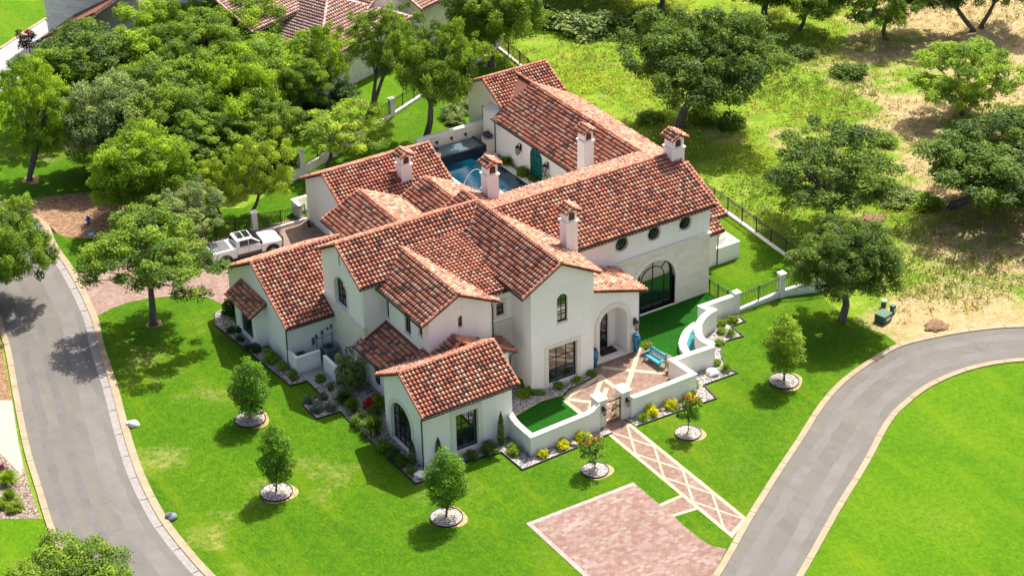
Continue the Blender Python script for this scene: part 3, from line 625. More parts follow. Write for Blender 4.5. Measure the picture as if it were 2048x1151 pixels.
# front bay room
gable(H, 'X', (2.45, 6.15), (-.65, 4.36), (5.6, 4.36), -.3, 7.12, (0, 6.9, 0, 5.05), host='bay')
def bigarch(cs, r, zs):
    def f(m, p):
        for k in (-.42, 0, .42): m.bar(p(cs+k*r*1.2, .1), p(cs+k*r*1.2, zs+math.sqrt(max(0, 1-(k*1.2)**2))*r-.03), .05, .04)
        for z in (.75, 1.4, 2.05): m.bar(p(cs-r+.03, z), p(cs+r-.03, z), .035, .035)
    return f
window(H, 'bay', 'X', 0, arch(1.48, 4.22, .08, 3.42), 4, 5, sur=.34, depth=.28, bars=bigarch(2.85, 1.37, 2.05))
window(H, 'bay', 'Y', 0, rect(2.52, 4.22, .24, 3.18), 3, 3, sur=.36, depth=.28)
# right wing
rw, rwall = gable(H, 'X', (12.45, 9.8), (7.4, 7.58), (17.5, 7.6), 13.0, 29.35, (13.2, 29.2, 7.9, 17.0), host='right', rake=(0, 1))
HOSTS['right_stone'] = [MB().box(15.9, 29.23, 7.84, 8.2, 0, 5.02).build('stone_facing', STONE, H), []]
MB().box(15.9, 29.32, 7.72, 7.95, 5.02, 5.18).build('string_course', TRIM, H)
for cx in (21.27, 24.12, 26.93): window(H, 'right', 'Y', 7.9, quat(cx, 6.58, .60), 2, 2, sur=.06, depth=.25, sill=False, label='round quatrefoil window')
def greatbars(m, p):
    c = 24.3; 
    for x in (23.25, 24.3, 25.35): m.bar(p(x, .15), p(x, (2.45+math.sqrt(1.83**2-(x-c)**2)) if x == c else 2.6), .06, .05)
    m.bar(p(22.5, .85), p(26.1, .85), .045, .04)
    pts = [p(c+1.05*math.cos(math.pi*i/12), 2.55+1.05*math.sin(math.pi*i/12)) for i in range(13)]; m.tube(pts, .035, 6)
    for s in (-1, 1): m.bar(p(c+s*.74, 3.29), p(c+s*1.25, 3.8), .05, .04)
window(H, ['right', 'right_stone'], 'Y', 7.9, arch(22.45, 26.12, .12, 4.28), sur=.36, depth=.34, bars=greatbars, proud=.06)
# entry porch
HOSTS['porch'] = [MB().add([(15.8, 4.25, 0), (20.25, 4.25, 0), (20.25, 7.95, 0), (15.8, 7.95, 0), (15.8, 4.25, 6.1), (20.25, 4.25, 4.86), (20.25, 7.95, 4.86), (15.8, 7.95, 6.1)], [(0, 3, 2, 1), (4, 5, 6, 7), (0, 1, 5, 4), (1, 2, 6, 5), (2, 3, 7, 6), (3, 0, 4, 7)]).build('wall', STUCCO, H), []]
pr = tiled('roof', [(20.7, 3.9, 4.86), (20.7, 7.84, 4.86), (15.87, 7.84, 6.35), (15.87, 3.9, 6.35)], H); caps(pr, (20.7, 3.95, 4.9), (15.87, 3.95, 6.38), 'rake_tiles', .10)
HOSTS['porch'][1].append(('Y', 4.25, arch(16.85, 19.2, .13, 4.15), -1.35, .5))
ring('Y', 4.25, outset(arch(16.85, 19.2, .13, 4.15), .36), outset(arch(16.85, 19.2, .13, 4.15), .003), -.05, .07, 'arch_surround', TRIM, H)
dr = window(H, None, 'Y', 5.6, arch(17.4, 18.42, .14, 3.2), 2, 4, sur=.2, depth=-.02, name='front_door', label='black iron and glass arched front door')
MB().box(18.3, 18.34, 5.42, 5.5, 1.1, 1.5).build('handle', BRONZE, dr)
# east extension
gable(H, 'X', (16.2, 6.2), (11.1, 3.95), (21.2, 3.95), 29.0, 33.4, (29.0, 33.1, 11.6, 20.8), rake=(0, 1))
tiled('roof', [(29.2, 10.1, 3.35), (32.4, 10.1, 3.35), (32.4, 11.7, 4.1), (29.2, 11.7, 4.1)], H); MB().box(29.1, 32.2, 10.8, 11.7, 0, 3.4).build('wall', STUCCO, H)
MB().tube([(32.25, 10.3, 3.2), (32.25, 10.72, 3.0), (32.25, 10.72, .05)], .05).build('downspout', BRONZE, H)
# rear wings round the pool
BL = [(28.1, 37.0, 3.4), (28.1, 20.5, 3.4), (32.3, 20.5, 5.5), (32.3, 39.8, 5.5), (29.2, 37.0, 3.95)]
BR = [(36.4, 20.5, 3.4), (36.4, 37.0, 3.4), (35.5, 37.0, 3.85), (32.3, 39.8, 5.5), (32.3, 20.5, 5.5)]
gable(H, 'Y', (32.3, 5.5), (28.1, 3.4), (36.4, 3.4), 20.5, 39.7, (20.8, 39, 28.5, 36.0), host='rear', rake=(1, 0), plo=BL, phi=BR)
gable(H, 'X', (39.9, 5.68), (36.85, 4.1), (43.15, 4.0), 29.0, 35.6, (29.3, 35.3, 37.2, 42.8), host='reargable')
def stripes(n):
    def f(m, p): pass
    return f
TG = N('teal_glass', .12, .6); TG.base((.008, .15, .12)); TG = TG.m
window(H, 'rear', 'X', 28.5, arch(29.62, 31.55, .1, 2.98), 4, 4, pane=TG, depth=.12, name='window'); window(H, 'rear', 'X', 28.5, rect(24.1, 26.0, .1, 2.9), 4, 3, pane=TG, depth=.12)
window(H, 'reargable', 'X', 29.3, arch(40.15, 40.6, 1.1, 2.95), 1, 3, depth=.2, sill=False)
MB().tube([(28.35, 36.95, 3.3), (28.4, 36.95, 3.0), (28.4, 36.95, .05)], .05).build('downspout', BRONZE, H)
gable(H, 'X', (31.6, 5.7), (27.9, 3.82), (35.6, 3.6), 9.2, 19.0, (9.5, 18.7, 28.3, 35.2), host='nw')
window(H, 'nw', 'X', 9.5, rect(29.55, 29.85, 1.7, 2.8), 1, 1, depth=.15, sill=False, pane=plain('slit_shade', (.35, .33, .31)))
gable(H, 'Y', (10.5, 5.55), (7.15, 3.95), (14.1, 3.85), 17.0, 27.85, (17.0, 27.5, 7.6, 13.6), rake=(0, 1))
gable(H, 'Y', (16.4, 5.0), (13.4, 3.55), (19.2, 3.62), 17.0, 27.85, (17.0, 27.5, 13.6, 18.7), rake=(0, 1), sides='both', gut=(0, 0), phi=[(21.3, 17.0, 2.58), (21.3, 25.6, 2.58), (19.1, 27.85, 3.66), (16.4, 27.85, 5.0), (16.4, 17.0, 5.0)])
# chimneys: shaft, cornice, hood with arched vent and its own little tiled roof
HOODV = N('vent_brick', .9, .1); HOODV.base(HOODV.ramp(HOODV.noise(9, 3), [(.4, (.05, .02, .015)), (.6, (.22, .07, .05))])); HOODV = HOODV.m
def chimney(x, y, zb, zc, w=.95, d=.9, hood=.72):
    c = MB().box(x-w/2, x+w/2, y, y+d, zb, zc).build('chimney', STUCCO, H)
    MB().box(x-w/2-.08, x+w/2+.08, y-.08, y+d+.08, zc, zc+.10).box(x-w/2-.04, x+w/2+.04, y-.04, y+d+.04, zc-.06, zc).build('cornice', STUCCO, c)
    z0 = zc+.1; z1 = z0+hood; a = w/2-.05
    m = MB(); pr_ = [(x-a, z0), (x+a, z0), (x+a, z1), (x, z1+a*.5), (x-a, z1)]; y0, y1 = y+.05, y+d-.05
    m.add([(p[0], y0, p[1]) for p in pr_]+[(p[0], y1, p[1]) for p in pr_], [tuple(range(5)), tuple(range(9, 4, -1))]+[(i, i+5, (i+1) % 5+5, (i+1) % 5) for i in range(5)])
    hd = m.build('hood', STUCCO, c, fix=True)
    solid('Y', y0, arch(x-.22, x+.22, z0+.12, z0+.68), 0.0, .006, 'vent', HOODV, c)
    ring('Y', y0, outset(arch(x-.22, x+.22, z0+.12, z0+.68), .02), outset(arch(x-.22, x+.22, z0+.12, z0+.68), -.02), 0, .02, 'vent_frame', SOFFIT, c)
    e = a+.22; s = .5; zr = z1+a*.5+.16
    r = tiled('chimney_roof', [(x-e, y1+.25, zr-e*s), (x-e, y0-.25, zr-e*s), (x, y0-.25, zr), (x, y1+.25, zr)], c, gutter=False, th=.1)
    tiled('chimney_roof', [(x+e, y0-.25, zr-e*s), (x+e, y1+.25, zr-e*s), (x, y1+.25, zr), (x, y0-.25, zr)], c, gutter=False, th=.1)
    for q, w_ in (((x, y0-.27, zr+.03), (x, y1+.27, zr+.03)),): caps(r, q, w_, rad=.10)
    for sx in (-1, 1): 
        for yy in (y0-.22, y1+.22): caps(r, (x+sx*e, yy, zr-e*s), (x, yy, zr), 'rake_tiles', .08)
    MB().box(x-w/2-.06, x+w/2+.06, y-.06, y+d+.06, zb, zb+.0).build('chimney_flashing', FLASH, c) if False else None
    return c
chimney(15.4, 28.95, 3.4, 5.75); chimney(15.08, 15.3, 7.8, 10.70); chimney(16.14, 6.6, 7.4, 10.45, d=.85); chimney(28.85, 23.3, 0, 6.40, d=.95); chimney(29.0, 11.7, 8.9, 10.45, w=1.15, d=1.1)
MB().box(14.4, 14.95, 29.0, 30.3, 4.55, 4.72).build('flashing', FLASH, H); MB().bar((14.95, 29.9, 5.0), (14.3, 30.0, 5.15), .35, .18).build('flashing', FLASH, H)
MB().bar((28.3, 11.6, 9.52), (29.2, 11.55, 9.5), .3, .12).build('flashing', FLASH, H)
MB().bar((28.9, 24.3, 4.0), (28.9, 23.3, 4.0), .2, .3).build('flashing', FLASH, H)
for x, y in ((1.0, 15.55),): pass
for pts in ([(-1.9, 15.65, 3.25), (-1.85, 16.05, 3.0), (-1.85, 16.12, .05)], [(-.25, -.6, 4.2), (-.1, -.12, 3.9), (-.06, -.06, .05)], [(8.6, 5.3, 7.3), (8.57, 5.0, 7.0), (8.57, 5.0, 3.9)], [(9.72, 4.0, 3.5), (9.5, 4.3, 3.1), (9.38, 4.35, .1)], [(20.6, 4.1, 4.7), (20.3, 4.3, 4.4), (20.32, 4.35, .1)]):
    MB().tube(pts, .05).build('downspout', BRONZE, H)
cut_hosts()
# utility side: meters and conduits on the garage wall
for x, z, w_, h_ in ((.15, 1.15, .18, .55), (.42, 1.6, .16, .25), (.9, 1.75, .16, .28), (1.35, 2.0, .12, .16), (1.68, 2.0, .12, .3)):
    m = MB().box(x, x+w_, 16.05, 16.2, z, z+h_); m.build('meter_box', STEEL, H)
m = MB()
for x in (.5, .98, 1.74): m.tube([(x, 16.12, .3), (x, 16.12, 1.7)], .022, 6)
m.tube([(.5, 16.12, 1.5), (1.74, 16.12, 1.55)], .02, 6); m.build('conduit', STEEL, H)

# ------------------------------------------------------------------ pool court
PW = mk_water('pool_water', (.001, .020, .040), (.002, .048, .080)); FWAT = mk_water('fountain_water', (.02, .17, .19), (.05, .26, .27))
setp(MB().box(23.0, 27.5, 22, 37.35, -.5, .03).build('pool_water', PW), kind='structure')
DARKT = plain('dark_pool_tile', (.012, .020, .035), .3, .5)
p = thing('swimming_pool', 'rectangular blue swimming pool with pale coping and a raised dark basin', 'pool')
m = MB().box(27.5, 28.0, 22, 37.35, 0, .12).box(22.4, 23.0, 22, 30.5, 0, .12)
cv = [(23.0, 30.5), (22.9, 32), (22.7, 33.5), (22.9, 35.2), (23.0, 37.3)]
ribbon(m, smooth_line(cv, 3), -.55, .0, 0, .12); m.build('coping', TRIM, p)
b = MB().box(23.2, 27.75, 37.35, 37.6, 0, .78).box(23.2, 23.4, 37.6, 39.45, 0, .78).box(27.55, 27.75, 37.6, 39.45, 0, .78).build('raised_basin', DARKT, p)
MB().box(23.4, 27.55, 37.6, 39.45, 0, .72).build('basin_water', plain('basin_water', (.09, .14, .16), .06, .6), p)
def jet(mb, a, b, h):
    pts = [Vector(a).lerp(Vector(b), i/12) + Vector((0, 0, h*4*(i/12)*(1-i/12))) for i in range(13)]; mb.tube(pts, [.012+.0008*i for i in range(13)], 5)
SPR = plain('spray_white', (.85, .9, .92), .3, .4)
for (a, b_, lb) in (((22.8, 33.0, .1), (25.1, 32.6, .05), 'taller'), ((22.9, 30.9, .1), (24.9, 30.4, .05), 'nearer')):
    m = MB(); jet(m, a, b_, 1.35); o = m.build('fountain_jet', SPR); setp(o, 'thin arching water jet, the %s of the two falling into the pool' % ('farther' if lb == 'taller' else 'nearer, behind the chimney,'), 'water jet', 'jets arching into the pool')
    sp = MB()
    for _ in range(70):
        t, q = rnd.uniform(0, 6.28), abs(rnd.gauss(0, .28)); x, y = b_[0]+q*math.cos(t), b_[1]+q*math.sin(t); r = rnd.uniform(.02, .05); sp.lathe([(r*.2, .0), (r, .02), (r*.3, .05)], 5, (x, y, .03+rnd.random()*.08))
    setp(sp.build('splash', SPR, o), kind='stuff')
w = thing('water_wall', 'pale stone feature wall with three dark spouts behind the raised pool basin', 'wall', (26, 39.6, 0))
MB().add([(x-26, y-39.6, z) for x, y, z in [(22.2, 39.5, 0), (29.3, 39.5, 0), (29.3, 39.85, 0), (22.2, 39.85, 0), (22.2, 39.5, 1.75), (29.3, 39.5, 1.75), (29.3, 39.85, 1.75), (22.2, 39.85, 1.75)]], [(0, 3, 2, 1), (4, 5, 6, 7), (0, 1, 5, 4), (1, 2, 6, 5), (2, 3, 7, 6), (3, 0, 4, 7)]).build('wall', STONE, w)
MB().box(-3.9, 3.35, -.15, .30, 1.75, 1.87).build('coping', COPING, w)
for x in (-1.9, -.45, .95): MB().box(x-.06, x+.06, -.22, -.1, 1.05, 1.30).box(x-.16, x+.16, -.16, -.1, 1.12, 1.2).tube([(x, -.1, 1.1), (x, -.32, 1.06), (x, -.36, .95)], .03, 6).build('spout', BLACK, w)
def bowl(x, y, lb, lab):
    pd = MB().box(x-.42, x+.42, y-.42, y+.42, 0, 1.15).box(x-.48, x+.48, y-.48, y+.48, 1.15, 1.23).build('stone_pedestal', STONE); setp(pd, 'square stone pedestal %s of the pool basin' % lb, 'pedestal', 'pedestals at the pool basin')
    o = MB().lathe([(.16, 1.24), (.2, 1.3), (.42, 1.42), (.5, 1.6), (.48, 1.62), (.40, 1.5), (.1, 1.46)], 24, (x, y, 0)).build('bowl', plain('dark_bowl', (.03, .038, .042), .4, .5)); setp(o, lab, 'bowl', 'bowls on the pool pedestals')
bowl(28.2, 37.7, 'right', 'dark round bowl on the right pedestal beside the white rear wing'); bowl(22.75, 37.7, 'left', 'dark round bowl on the left pedestal nearest the garage roof')

# ------------------------------------------------------------------ lanterns
LG = plain('lantern_glass', (.45, .42, .36), .2, .5)
def lantern(x, y, z, face, lab, s=1.0, scroll=True, grp='black wall lanterns'):
    t = thing('wall_lantern', lab, 'lantern', (x, y, z), 0 if face == 'Y' else -math.pi/2, grp)
    MB().box(-.07*s, .07*s, -.04, 0, -.16*s, .26*s).build('backplate', BLACK, t)
    MB().tube([(0, -.02, .2*s), (0, -.16*s, .34*s), (0, -.24*s, .26*s)], .018*s, 6).build('bracket', BLACK, t)
    m = MB().lathe([(.02*s, .27*s), (.06*s, .22*s), (.17*s, .10*s), (.15*s, .08*s)], 6, (0, -.24*s, 0)).lathe([(.10*s, -.34*s), (.13*s, -.31*s), (.05*s, -.40*s)], 6, (0, -.24*s, 0))
    for i in range(6): a = i*math.pi/3; m.bar((.14*s*math.cos(a), -.24*s+.14*s*math.sin(a), .1*s), (.11*s*math.cos(a), -.24*s+.11*s*math.sin(a), -.32*s), .02*s)
    m.build('frame', BLACK, t); MB().lathe([(.095*s, -.31*s), (.125*s, .08*s)], 6, (0, -.24*s, 0)).build('glass', LG, t); return t

# ------------------------------------------------------------------ garden walls
def wallpiece(mb, a, b, za, zb, w=.32):
    a, b = Vector(a), Vector(b); t = (b-a).normalized(); nn = Vector((t.y, -t.x))*w/2
    q = [a+nn, b+nn, b-nn, a-nn]; zz = [za, zb, zb, za]
    mb.add([(*p, 0) for p in q]+[(*p, z) for p, z in zip(q, zz)], [(0, 3, 2, 1), (4, 5, 6, 7), (0, 1, 5, 4), (1, 2, 6, 5), (2, 3, 7, 6), (3, 0, 4, 7)])
def wallrun(pts, w=.32):
    m = MB(); c = MB(); A = offset_line([p[:2] for p in pts], w/2); B = offset_line([p[:2] for p in pts], -w/2); A2 = offset_line([p[:2] for p in pts], w/2+.03); B2 = offset_line([p[:2] for p in pts], -w/2-.03)
    for i in range(len(pts)-1):
        q = [A[i], A[i+1], B[i+1], B[i]]; zz = [pts[i][2], pts[i+1][2], pts[i+1][2], pts[i][2]]
        m.add([(*p, 0) for p in q]+[(*p, z) for p, z in zip(q, zz)], [(0, 1, 2, 3), (7, 6, 5, 4), (0, 4, 5, 1), (1, 5, 6, 2), (2, 6, 7, 3), (3, 7, 4, 0)])
        q = [A2[i], A2[i+1], B2[i+1], B2[i]]
        c.add([(*p, z+.003) for p, z in zip(q, zz)]+[(*p, z+.07) for p, z in zip(q, zz)], [(0, 1, 2, 3), (7, 6, 5, 4), (0, 4, 5, 1), (1, 5, 6, 2), (2, 6, 7, 3), (3, 7, 4, 0)])
    return m, c
def gwall(pts, lab, w=.32, rel=True):
    o = thing('garden_wall', lab, 'wall', (pts[0][0], pts[0][1], 0)); m, c = wallrun([(p[0]-pts[0][0], p[1]-pts[0][1], p[2]) for p in pts], w)
    m.build('wall', STUCCO, o); c.build('coping', COPING, o); return o
gwall([(6.75, 0.0, 1.75), (6.75, -.45, 1.52), (6.75, -.9, 1.42), (6.75, -1.6, 1.40), (6.75, -2.62, 1.42), (7.3, -2.62, 1.44), (9, -2.62, 1.50), (11.15, -2.62, 1.56), (11.6, -2.62, 1.66), (11.85, -2.62, 1.86), (12.1, -2.62, 2.02)], 'white stucco garden wall from the front bay room to the left gate pillar', .34)
gwall([(14.7, -2.62, 1.62), (14.95, -2.62, 1.50), (15.4, -2.62, 1.48), (17.5, -2.62, 1.50), (20.0, -2.62, 1.54), (19.85, -.38, 1.54), (21.5, -.42, 1.54), (23.35, -.5, 1.54)], 'white stucco garden wall zigzagging from the right gate pillar past the turquoise bench', .34)
arcp = smooth_line([(23.35, -.5), (23.15, .3), (23.3, 1.1), (23.85, 2.0), (24.7, 2.75), (25.6, 3.2), (26.45, 3.4)], 3)
gwall([(x, y, 1.62) for x, y in arcp], 'white curved stucco wall rising behind the small round fountain basin', .42)
gwall([(26.45, 3.45, 1.5), (26.15, 3.75, 1.5), (26.0, 4.42, 1.5), (27.5, 4.38, 1.52), (28.95, 4.32, 1.55)], 'short white stucco wall joining the curved wall to the square fence pillar', .34)
for x, lb in ((12.43, 'left'), (14.37, 'right')):
    o = thing('gate_pillar', '%s square stone pillar of the scrolled iron garden gate' % lb, 'pillar', (x, -2.1, 0), 0, 'gate pillars'); MB().box(-.33, .33, -.52, .38, 0, 2.1).build('shaft', TRIM, o); MB().box(-.41, .41, -.60, .46, 2.1, 2.24).build('cap', COPING, o, bevel=.02)
lantern(12.43, -2.62, 1.45, 'Y', 'black lantern on the left gate pillar', .95); lantern(14.37, -2.62, 1.45, 'Y', 'black lantern on the right gate pillar', .95)
lantern(19.85, 4.23, 2.35, 'Y', 'black lantern beside the arched entry porch above the blue urn', 1.35); lantern(28.48, 32.9, 2.1, 'X', 'black lantern left of the teal arched door facing the pool', 1.4); lantern(28.48, 28.75, 2.1, 'X', 'black lantern right of the teal arched door facing the pool', 1.4)
GI = plain('rusty_iron', (.075, .035, .022), .6, .3)
g = thing('garden_gate', 'rust brown scrolled iron gate between two square stone pillars', 'gate', (13.4, -2.4, 0))
MB().box(-.62, -.57, -.03, .03, .1, 1.75).box(.57, .62, -.03, .03, .1, 1.85).box(-.57, .57, -.03, .03, .1, .16).box(-.57, .57, -.03, .03, 1.66, 1.74).box(-.57, .57, -.02, .02, 1.12, 1.16).build('gate_frame', GI, g)
m = MB()
def scroll(cx_, cz, r, s=1, turn=1.4, a0=0):
    m.tube([(cx_+s*r*(1-i/20)*math.cos(a0+turn*2*math.pi*i/20), 0, cz+r*(1-i/20)*math.sin(a0+turn*2*math.pi*i/20)) for i in range(19)], .011, 4)
for cx_, cz, r, s, a0 in ((-.3, .4, .2, 1, 0), (.3, .4, .2, -1, 0), (-.3, .82, .2, 1, 3), (.3, .82, .2, -1, 3), (-.33, 1.4, .18, 1, 1), (.33, 1.4, .18, -1, 1), (0, 1.4, .13, 1, 2), (0, .35, .14, -1, 2), (-.28, 1.93, .19, 1, 3.5), (.28, 1.93, .19, -1, 3.5), (0, 2.02, .15, 1, .5), (0, .95, .1, 1, 0), (-.12, .6, .12, 1, 1), (.14, .62, .12, -1, 4)): scroll(cx_, cz, r, s, 1.4, a0)
m.box(-.04, .04, -.02, .02, .80, 1.0).box(-.11, .11, -.02, .02, .87, .93); m.build('scrollwork', GI, g)
MB().box(.48, .56, -.06, .06, 1.0, 1.12).build('lock', BLACK, g)
# round fountain basin in front of the curved wall
f = thing('fountain_basin', 'crescent shaped fountain basin with pale coping and blue water inside the curved wall', 'fountain', (23, 2, 0))
outer = smooth_line([(23.1, -.3), (22.35, .35), (22.15, 1.35), (22.5, 2.4), (23.1, 3.1), (24.0, 3.85), (25.2, 4.35), (26.0, 4.35)], 4); off = lambda P: [(x-23, y-2) for x, y in P]
m = MB(); ribbon(m, off(outer), 0, .55, 0, .46); m.build('coping', COPING, f); MB().sheet(off(offset_line(outer, .3)) + off(arcp[::-1]), .33).build('water', FWAT, f)
for x, y, a in ((23.55, 1.75, 2.3), (24.05, 2.3, 2.1)):
    d = Vector((math.cos(a), math.sin(a))); m = MB().tube([(x-23, y-2, .8), (x-23+d.x*.25, y-2+d.y*.25, .86), (x-23+d.x*.45, y-2+d.y*.45, .8)], .025, 6).bar((x-23, y-2, .62), (x-23, y-2, .95), .07); m.build('spout', BLACK, f)
gw_ = MB().box(32.2, 34.45, 10.75, 11.05, 0, 1.45).box(34.15, 34.45, 11.05, 12.8, 0, 1.45).build('yard_wall', STUCCO); setp(gw_, 'low white stucco yard wall at the east end of the house', 'wall')
gw_ = MB().box(8.9, 9.15, 35.5, 37.0, 0, 1.25).box(9.15, 10.4, 36.75, 37.0, 0, 1.25).build('yard_wall', STUCCO); setp(gw_, 'small white stucco screen wall at the north west corner of the house', 'wall')
# stacked white chairs behind the yard wall
for k in range(3):
    t = thing('garden_chair', ('white garden chair leaning at the house wall', 'white garden chair in the middle of the row behind the yard wall', 'white garden chair nearest the low yard wall end')[k], 'chair', (32.75+k*.42, 11.5, .75-.0*k), .2)
    t.location.z = 0
    m = MB().box(-.28, .28, -.25, .25, .42, .46); m.build('seat', WHITE, t)
    m = MB()
    for i in range(5): m.box(-.26+i*.115, -.20+i*.115, .22, .26, .46, 1.55)
    m.box(-.28, .28, .21, .27, 1.5, 1.6); m.build('backrest', WHITE, t)
    for x in (-.26, .22):
        for y in (-.24, .2): MB().box(x, x+.05, y, y+.05, 0, .42).build('leg', WHITE, t)
# air conditioners with screen walls
def lwall(pts, lab):
    o = thing('screen_wall', lab, 'wall', (pts[0][0], pts[0][1], 0), 0, 'screen walls round the air conditioners'); m, c = wallrun([(x-pts[0][0], y-pts[0][1], 1.3) for x, y in pts], .2); m.build('wall', STUCCO, o); c.build('coping', STUCCO, o)
lwall([(-1.75, 16.15), (-1.72, 14.9), (.1, 14.9)], 'low white screen wall under the garage eave corner'); lwall([(.05, 14.1), (.05, 12.35), (1.75, 12.35)], 'low white screen wall beside the olive bush')
struct('utility_slab', MB().box(-1.6, 1.78, 12.5, 16.15, 0, .06), CONC)
def ac(x, y, lab, s=1.0):
    t = thing('air_conditioner', lab, 'air conditioner', (x, y, .06), 0, 'air conditioners in the side yard')
    a = .42*s; m = MB(); n_ = 24
    prof = [(a*(abs(math.cos(t_))**.35)*math.copysign(1, math.cos(t_)), a*(abs(math.sin(t_))**.35)*math.copysign(1, math.sin(t_))) for t_ in [2*math.pi*i/n_ for i in range(n_)]]
    k = MB(); k.add([(*p_, 0) for p_ in prof]+[(*p_, .95*s) for p_ in prof]+[(p_[0]*.92, p_[1]*.92, 1.02*s) for p_ in prof], [(i, (i+1) % n_, n_+(i+1) % n_, n_+i) for i in range(n_)]+[(n_+i, n_+(i+1) % n_, 2*n_+(i+1) % n_, 2*n_+i) for i in range(n_)]+[tuple(range(2*n_, 3*n_))])
    k.build('casing', plain('ac_grey', (.10, .14, .17), .6, .3), t)
    v = MB()
    for i in range(14): z = .12+i*.058*s; v.box(-a*.99-.012, a*.99+.012, -a*.8, a*.8, z, z+.018)
    v.build('louvres', plain('ac_dark', (.05, .075, .095), .6, .3), t)
    q = MB().lathe([(.34*s, 1.021*s), (.34*s, 1.03*s), (.30*s, 1.035*s)], 24); q.build('fan_ring', plain('ac_dark', (0, 0, 0)), t)
    q = MB()
    for r_ in (.1, .17, .24, .31): q.tube([(r_*s*math.cos(u_), r_*s*math.sin(u_), 1.05*s) for u_ in [2*math.pi*i/18 for i in range(19)]], .008, 4, False)
    q.lathe([(.09*s, 1.03*s), (.09*s, 1.08*s), (.03*s, 1.09*s)], 12).build('grille', BLACK, t)
    return t
ac(-1.05, 15.55, 'grey air conditioner hidden behind the left screen wall'); ac(.95, 15.15, 'largest grey air conditioner standing in the gap between screen walls', 1.15); ac(.95, 13.15, 'grey air conditioner behind the right screen wall')

# ------------------------------------------------------------------ fences
def fence(pts, lab, h=1.25, base=.0, pillars=(), posts=2.0, ph=1.75, wallh=None, cat='fence'):
    """iron fence; pillars: indices with square pillars; wallh: heights of a low wall under it at each point"""
    o = thing('iron_fence', lab, cat, (pts[0][0], pts[0][1], 0)); ox, oy = pts[0][:2]; P = [Vector((p[0]-ox, p[1]-oy)) for p in pts]
    wh = wallh or [base]*len(P)
    if wallh:
        m, c = wallrun([(p.x, p.y, z) for p, z in zip(P, wh)], .26); m.build('low_wall', STUCCO, o); c.build('coping', COPING, o)
    for i in range(len(P)-1):
        a, b = P[i], P[i+1]; L = (b-a).length; z0, z1 = wh[i]+(.07 if wallh else 0), wh[i+1]+(.07 if wallh else 0)
        m = MB(); f3 = lambda t, z: (a.x+(b.x-a.x)*t, a.y+(b.y-a.y)*t, z0+(z1-z0)*t+z)
        m.bar(f3(0, h-.03), f3(1, h-.03), .045); m.bar(f3(0, h-.2), f3(1, h-.2), .03); m.bar(f3(0, .12), f3(1, .12), .035)
        n_ = int(L/.14)
        for k in range(1, n_): m.bar(f3(k/n_, .05), f3(k/n_, h-.03), .022)
        m.build('picket_panel', BLACK, o)
        np_ = max(1, round(L/posts))
        for k in range(np_+1):
            if (k == 0 and i in pillars) or (k == np_ and (i+1) in pillars) or (k == 0 and i > 0): continue
            MB().bar(f3(k/np_, 0), f3(k/np_, h+.06), .07).build('post', BLACK, o)
    for i in pillars:
        p, z = P[i], wh[i]; t = MB().box(p.x-.22, p.x+.22, p.y-.22, p.y+.22, 0, z+ph).build('pillar', COPING, o); MB().box(p.x-.28, p.x+.28, p.y-.28, p.y+.28, z+ph, z+ph+.12).build('pillar_cap', COPING, t, bevel=.015)
    return o
fence([G(395, 492)[:2], G(509.6, 458)[:2], (7.22, 35.5), (9.3, 35.35)], 'black iron fence with one white pillar behind the white pickup truck', 1.35, pillars=(1,), ph=1.5)
m = MB().box(5.3, 9.4, 35.2, 35.42, 0, .14).build('driveway_kerb', COPING); setp(m, kind='structure')
fence(GL((560, 372), (605, 352), (667.5, 312), (735, 268), (784, 232), (850, 188), (920, 142), (978, 112), (995, 95)), 'long black iron fence on a low white wall between the two back lawns', 1.25, pillars=(1, 2, 4, 6, 8), wallh=[.75, .8, .75, .6, .2, .15, .15, .15, .15], ph=1.45)
fence([G(995, 95)[:2], (40.0, 51.3), (39.0, 44), (38.4, 30), (38.1, 17), (37.6, 9), (37.3, 3.2)], 'straight black iron fence on a pale kerb between house and wild field', 1.25, wallh=[.12]*7)
fence([(29.1, 4.3), (33.34, 4.3), (36.0, 3.4), (37.3, 3.2)], 'black iron fence on a sloping white wall with two square pillars beside the dense oak', 1.2, pillars=(0, 1), wallh=[.2, .45, 1.0, 1.3], ph=1.5)
fence([(29.15, 7.6), (29.2, 6.6), (29.25, 5.5), (29.1, 4.3)], 'short black iron side gate fence from the house corner to the pillar', 1.25)

# ------------------------------------------------------------------ street furniture and small things
def park(name, lab, cat, parts, loc, rz=0, group=None):
    t = thing(name, lab, cat, loc, rz, group)
    for nm, mb_, mt in parts: mb_.build(nm, mt, t)
    return t
# bench, facing south-west, its length along y
t = thing('garden_bench', 'turquoise wooden garden bench on the paved forecourt', 'bench', (20.05, 1.9, .022), R(-90+4))
m = MB()
for i in range(5): m.box(-.80, .80, -.27+i*.11, -.19+i*.11, .42, .455)
m.build('seat', TEAL, t)
m = MB().box(-.80, .80, .28, .33, .86, .97).box(-.80, .80, .28, .33, .54, .60)
for i in range(9): m.box(-.72+i*.17, -.62+i*.17, .29, .32, .60, .86)
m.build('backrest', TEAL, t)
for sx in (-1, 1):
    MB().box(sx*.83-.04, sx*.83+.04, .25, .34, 0, 1.06).lathe([(.03, 1.06), (.055, 1.11), (.03, 1.16)], 10, (sx*.83, .295, 0)).build('leg', TEAL, t); MB().box(sx*.83-.04, sx*.83+.04, -.30, -.22, 0, .66).build('leg', TEAL, t)
    MB().box(sx*.83-.045, sx*.83+.045, -.33, .26, .64, .69).build('armrest', TEAL, t)
MB().box(-.8, .8, -.28, -.24, .32, .42).box(-.8, .8, .24, .28, .34, .42).build('seat_rail', TEAL, t)
URN = plain('blue_glaze', (.008, .15, .26), .15, .7, var=.35, scale=5)
